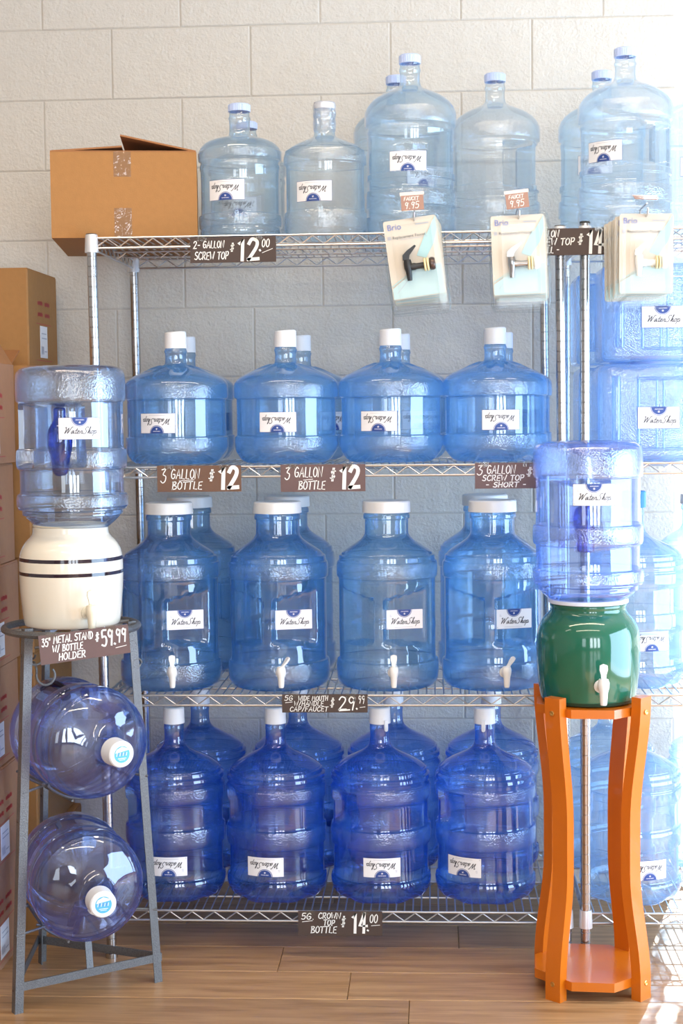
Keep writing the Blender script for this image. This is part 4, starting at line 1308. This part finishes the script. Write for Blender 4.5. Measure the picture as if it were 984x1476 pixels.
ib = bottle('inv_r', None, 'periwinkle five gallon bottle upside down on the green crock', 'upside-down bottles on crocks', (1.212, -.157, 1.331), 0)
ib.rotation_euler = (PI, 0, PI)
g = MB(); g.lathe(chaikin([(0, .130), (.019, .130), (.021, .136), (.020, .170), (.026, .188), (.030, .200), (.030, .222), (.024, .238), (.012, .244), (0, .245)][::1], 2), 24, None, None, Matrix.Translation((0, .055, .4035)) @ Matrix.Rotation(PI, 4, 'Y'))
g.obj('moulded_grip', [GRIP], ib, label='deep blue moulded hand grip')
add_label(ib, .1253, .124, PI + R(0), True)
for o in ib.children:
    if o.name.startswith('label'):
        o.rotation_euler = (0, 0, R(-1))

# ------------------------------------------------------------------ metal stand with cream crock
SX, SY, SZ = -.038, -.212, .893
SD = thing('metal_bottle_stand', 'grey hammered metal stand holding the cream crock and two lying bottles', 'stand', (SX, SY, 0))
def loc3(x, y, z):
    return Vector((x - SX, y - SY, z))
legs = [((-.149, -.398, 0), (-.116, -.352, .906), R(37), True), ((.162, -.172, 0), (.118, -.198, .904), R(37), True), ((-.182, -.046, 0), (-.142, -.085, .885), R(37), False)]
axn = Vector((.60, -.80, 0)); axs = Vector((.80, .60, 0))
def angle_leg(p0, p1, ou, ov, w=.021, t=.0028):
    """L-section leg between two points; ou, ov are the in-plan directions of its two flanges"""
    b = MB()
    sec = [Vector((0, 0, 0)), ou * w, ou * w + ov * t, ou * t + ov * t, ou * t + ov * w, ov * w]
    n = 6
    vs = [p0 + s for s in sec] + [p1 + s for s in sec]
    if ou.cross(ov).z < 0:
        order = list(reversed(range(n)))
    else:
        order = list(range(n))
    fs = [tuple(reversed(order)), tuple(n + i for i in order)]
    fs += [(order[i], order[(i + 1) % n], n + order[(i + 1) % n], n + order[i]) for i in range(n)]
    b.add(vs, fs)
    return b
for (p0, p1, a, front), (ou, ov) in zip(legs, ((axs, -axn), (-axs, -axn), (axs, axn))):
    b = angle_leg(loc3(*p0), loc3(*p1), ou, ov)
    lg = b.obj('leg', [HAMMER], SD, False)
    for t in (.06, .5, .93):
        q = MB()
        c = loc3(*p0).lerp(loc3(*p1), t) + ov * .011 - ou * .001
        q.lathe([(0, 0), (.0035, 0), (.003, .0015), (0, .002)], 10, None, None, Matrix.Translation(c) @ (-ou).to_track_quat('Z', 'Y').to_matrix().to_4x4())
        q.obj('bolt', [SHADE], lg)
b = MB()
b.tube([loc3(SX + .160 * math.cos(2 * PI * i / 48), SY + .160 * math.sin(2 * PI * i / 48), SZ) for i in range(48)], .0085, 10, True)
b.obj('top_ring', [HAMMER], SD)
b = MB()
for a in (R(37), R(127)):
    c, s = math.cos(a), math.sin(a)
    b.tube([loc3(SX - .155 * c, SY - .155 * s, SZ + .001), loc3(SX + .155 * c, SY + .155 * s, SZ + .001)], .005, 8)
b.obj('cross_bars', [HAMMER], SD)
# low front bar, side bars and upright strip
def flat_bar(pa, pb, h, t):
    b = MB()
    pa, pb = Vector(pa), Vector(pb)
    d = (pb - pa); n = Vector((d.y, -d.x, 0)).normalized() * t / 2
    upv = Vector((0, 0, h / 2))
    vs = [pa - n - upv, pb - n - upv, pb - n + upv, pa - n + upv, pa + n - upv, pb + n - upv, pb + n + upv, pa + n + upv]
    b.add(vs, [(0, 3, 2, 1), (4, 5, 6, 7), (0, 1, 5, 4), (3, 7, 6, 2), (0, 4, 7, 3), (1, 2, 6, 5)])
    return b
fl, frr, bl = loc3(-.147, -.392, .062), loc3(.160, -.170, .062), loc3(-.180, -.048, .062)
flat_bar(fl, frr, .020, .004).obj('front_bar', [HAMMER], SD, False)
flat_bar(frr, bl, .020, .004).obj('side_bar', [HAMMER], SD, False)
flat_bar(bl, fl, .020, .004).obj('side_bar', [HAMMER], SD, False)
mid = (fl + frr) / 2
b = MB()
wv = axs * .0085
nv = axn * .0016
b.add([mid - wv, mid + wv, mid + wv + Vector((0, 0, .078)) - axn * .01, mid - wv + Vector((0, 0, .078)) - axn * .01] + [q - nv * 2 for q in (mid - wv, mid + wv, mid + wv + Vector((0, 0, .078)) - axn * .01, mid - wv + Vector((0, 0, .078)) - axn * .01)],
      [(0, 1, 2, 3), (7, 6, 5, 4), (0, 3, 7, 4), (1, 5, 6, 2), (2, 6, 7, 3), (0, 4, 5, 1)])
b.obj('upright_strip', [HAMMER], SD, False)
# wire cradles
def cradle(zc, ang, r=.1395):
    n_ = Vector((math.sin(ang), -math.cos(ang), 0)); s_ = Vector((math.cos(ang), math.sin(ang), 0))
    b = MB()
    c0 = loc3(SX, SY, zc)
    ends = []
    for off in (-.085, .075):
        pts = [c0 + n_ * off + s_ * (r * math.sin(t)) - Vector((0, 0, r * math.cos(t))) for t in [R(-48 + 96 * i / 20) for i in range(21)]]
        pts = [pts[0] + Vector((0, 0, .004)) - s_ * .012] + pts + [pts[-1] + Vector((0, 0, .004)) + s_ * .012]
        b.tube(pts, .0034, 8)
        ends.append((pts[1], pts[-2]))
    for k in (0, 1):
        b.tube([ends[0][k] - n_ * .02, ends[1][k] + n_ * .015], .0032, 8)
    for t in (-16, 16):
        t = R(t)
        b.tube([c0 + n_ * -.09 + s_ * ((r + .006) * math.sin(t)) - Vector((0, 0, (r + .006) * math.cos(t))), c0 + n_ * .08 + s_ * ((r + .006) * math.sin(t)) - Vector((0, 0, (r + .006) * math.cos(t)))], .0032, 8)
    q = MB()
    return b
cradle(.626, R(36)).obj('bottle_cradle', [HAMMER], SD)
cradle(.283, R(25)).obj('bottle_cradle', [HAMMER], SD)
b = MB()
for (pa, pb) in (((-.127, -.367, .52), (-.075, -.305, .53)), ((.138, -.188, .52), (.085, -.19, .53)), ((-.145, -.388, .185), (-.085, -.325, .19)), ((.153, -.180, .185), (.09, -.19, .19)), ((-.165, -.062, .53), (-.105, -.15, .535)), ((-.175, -.055, .19), (-.09, -.14, .19))):
    b = MB(); b.tube([loc3(*pa), loc3(*pb)], .0034, 8); b.obj('cradle_brace', [HAMMER], SD)
# wire scrolls under the ring
def scroll(c, ax, r, a0, a1, hook=0.0):
    b = MB()
    n = 28
    pts = []
    for i in range(n + 1):
        t = i / n
        a = a0 + (a1 - a0) * t
        rr_ = r * (1 - hook * t)
        pts.append(loc3(*c) + ax * (rr_ * math.cos(a)) + Vector((0, 0, rr_ * math.sin(a))))
    b.tube(pts, .0028, 8)
    return b
for c, ax, r_, a0, a1 in (((-.095, -.335, .842), axs, .024, R(-150), R(100)), ((-.052, -.303, .842), axs, .022, R(280), R(30)), ((-.075, -.318, .792), axs, .026, R(170), R(400)),
                          ((.105, -.205, .845), axs, .014, R(0), R(330)), ((.118, -.196, .800), axs, .012, R(0), R(350)), ((-.125, -.250, .840), axn, .024, R(90), R(330)), ((-.130, -.230, .79), axn, .022, R(-20), R(240)), ((-.150, -.215, .845), axn, .022, R(60), R(300))):
    scroll(c, ax, r_, a0, a1, .25).obj('wire_scroll', [HAMMER], SD)

P_CREAM = [(0, .001), (.10, .001), (.112, .0), (.116, .008), (.118, .030), (.123, .080), (.125, .130), (.124, .165), (.119, .185), (.108, .203), (.096, .214), (.091, .222), (.0905, .232), (.0900, .238), (.085, .239), (.084, .226), (.110, .190), (.118, .150), (.116, .060), (.104, .012), (0, .010)]
def crm(z):
    return 1 if (.1245 < z < .1335 or .1580 < z < .1670) else 0
pc = refine(chaikin(P_CREAM, 2), .0018, .12, .17)
cc = thing('ceramic_crock', 'cream ceramic crock with two dark stripes on the metal stand', 'crock', (SX + .003, SY, SZ + .0065))
b = MB(); b.lathe(pc, 72, None, crm); b.obj('crock_body', [CERAM, STRIPE], cc, True, 60)
b = MB(); b.lathe([(.086, .2390), (.0885, .2390), (.0900, .241), (.0890, .244), (.087, .243)], 64); b.obj('collar', [CREAMP], cc)
MFC, MLC = M_FAUCET.copy(), M_LEVER.copy()
for q in (MFC, MLC):
    q.materials.clear(); q.materials.append(CREAMP)
f = add_mesh(cc, 'faucet', MFC, 'cream faucet'); f.location = (.118 * math.sin(R(30)), -.118 * math.cos(R(30)), .040); f.rotation_euler = (0, 0, R(30)); f.scale = (1.15, 1.15, 1.15)
add_mesh(f, 'lever', MLC)
ib = bottle('inv_l', None, 'lavender five gallon bottle upside down on the cream crock', 'upside-down bottles on crocks', (SX + .010, SY, 1.524), 0)
ib.rotation_euler = (PI, R(0), PI + R(-22))
g = MB(); g.lathe(chaikin([(0, .100), (.013, .100), (.015, .108), (.014, .126), (.019, .138), (.028, .152), (.030, .175), (.028, .200), (.023, .225), (.019, .252), (.010, .262), (0, .263)], 2), 24, None, None, Matrix.Translation((-.022, -.078, 0)))
g.obj('moulded_grip', [GRIP], ib, label='deep blue moulded hand grip')
l = add_label(ib, .1253, .150, 0, True); l.rotation_euler = (0, 0, R(-44))

def lying(label, c, ang, spin, dz):
    root = bottle('lying', 'push', label, 'bottles lying in the metal stand', (0, 0, 0), 0, None)
    d = Vector((math.sin(ang), -math.cos(ang), 0))
    mt = Matrix.Rotation(ang, 4, 'Z') @ Matrix.Rotation(PI / 2, 4, 'X') @ Matrix.Rotation(spin, 4, 'Z')
    mt.translation = Vector(c) - d * .125
    root.matrix_world = mt
    if dz:
        sd = Vector((math.cos(ang), math.sin(ang), 0))
        cc_ = Vector(c)
        g = MB(); g.tube([mt.inverted() @ (cc_ + d * a_ + sd * b_ + Vector((0, 0, h_))) for a_, b_, h_ in ((-.112, -.030, .098), (-.10, -.030, .108), (-.05, -.028, .112), (.0, -.026, .108), (.012, -.026, .096))], [.012, .017, .018, .017, .012], 12)
        g.obj('moulded_grip', [GRIPD], root, label='deep blue moulded hand grip')
    s = MB()
    def disc(r_, z, mi, n=28, cx=0, cy=0):
        s.add([(cx + r_ * math.cos(2 * PI * i / n), cy + r_ * math.sin(2 * PI * i / n), z) for i in range(n)], [tuple(range(n))], mi)
    disc(.0215, .3944, 0); disc(.0195, .3947, 1)
    fm = lambda u, v, l_: (u, v, .3950)
    cs, sn = math.cos(-spin), math.sin(-spin)
    fr = lambda u, v, l_: (u * cs - v * sn, u * sn + v * cs, .3950)
    s.poly([(-.017, .004), (.016, .009), (.014, .013), (0, .018), (-.013, .012)], fr, 0)
    for i in range(7):
        s.ribbon([(-.0135 + i * .004, -.003 + (i % 2) * .001), (-.012 + i * .004, .004)], .0015, fr, 2 if i % 2 else 0)
    s.ribbon([(-.010, -.009), (.010, -.009)], .0015, fr, 0); s.ribbon([(-.007, -.0125), (.007, -.0125)], .0012, fr, 0)
    s.obj('cap_sticker', [LABELW, INKSKY, INKCORP], [o for o in root.children if o.name.startswith('cap')][0], False, label='round blue and white sticker')
    return root
lying('violet-blue bottle lying in the upper cradle of the metal stand', (SX + .004, SY - .004, .6275), R(36), R(115), 1)
lying('violet-blue bottle lying in the lower cradle of the metal stand', (SX + .004, SY - .004, .2845), R(25), R(40), 0)

sg = sign('taupe sign reading 35" metal stand w/ bottle holder $59.99', -.105, .105, -.034, .034, [
    tx('35"', .03, .13, .62, .26), tx('METAL STAND', .16, .60, .68, .24), tx('W/ BOTTLE', .14, .48, .38, .22), tx('HOLDER', .20, .50, .08, .23), tx('$', .62, .67, .56, .28), fat('59', .69, .82, .36, .54, .06), tx('.', .83, .84, .38, .4, .08), fat('99', .855, .97, .42, .46, .05), bar(.84, .24, .96, .28)], BROWN3)
sg.location = (.030, -.3735, .873)
sg.rotation_euler = (0, R(-4.5), R(23))
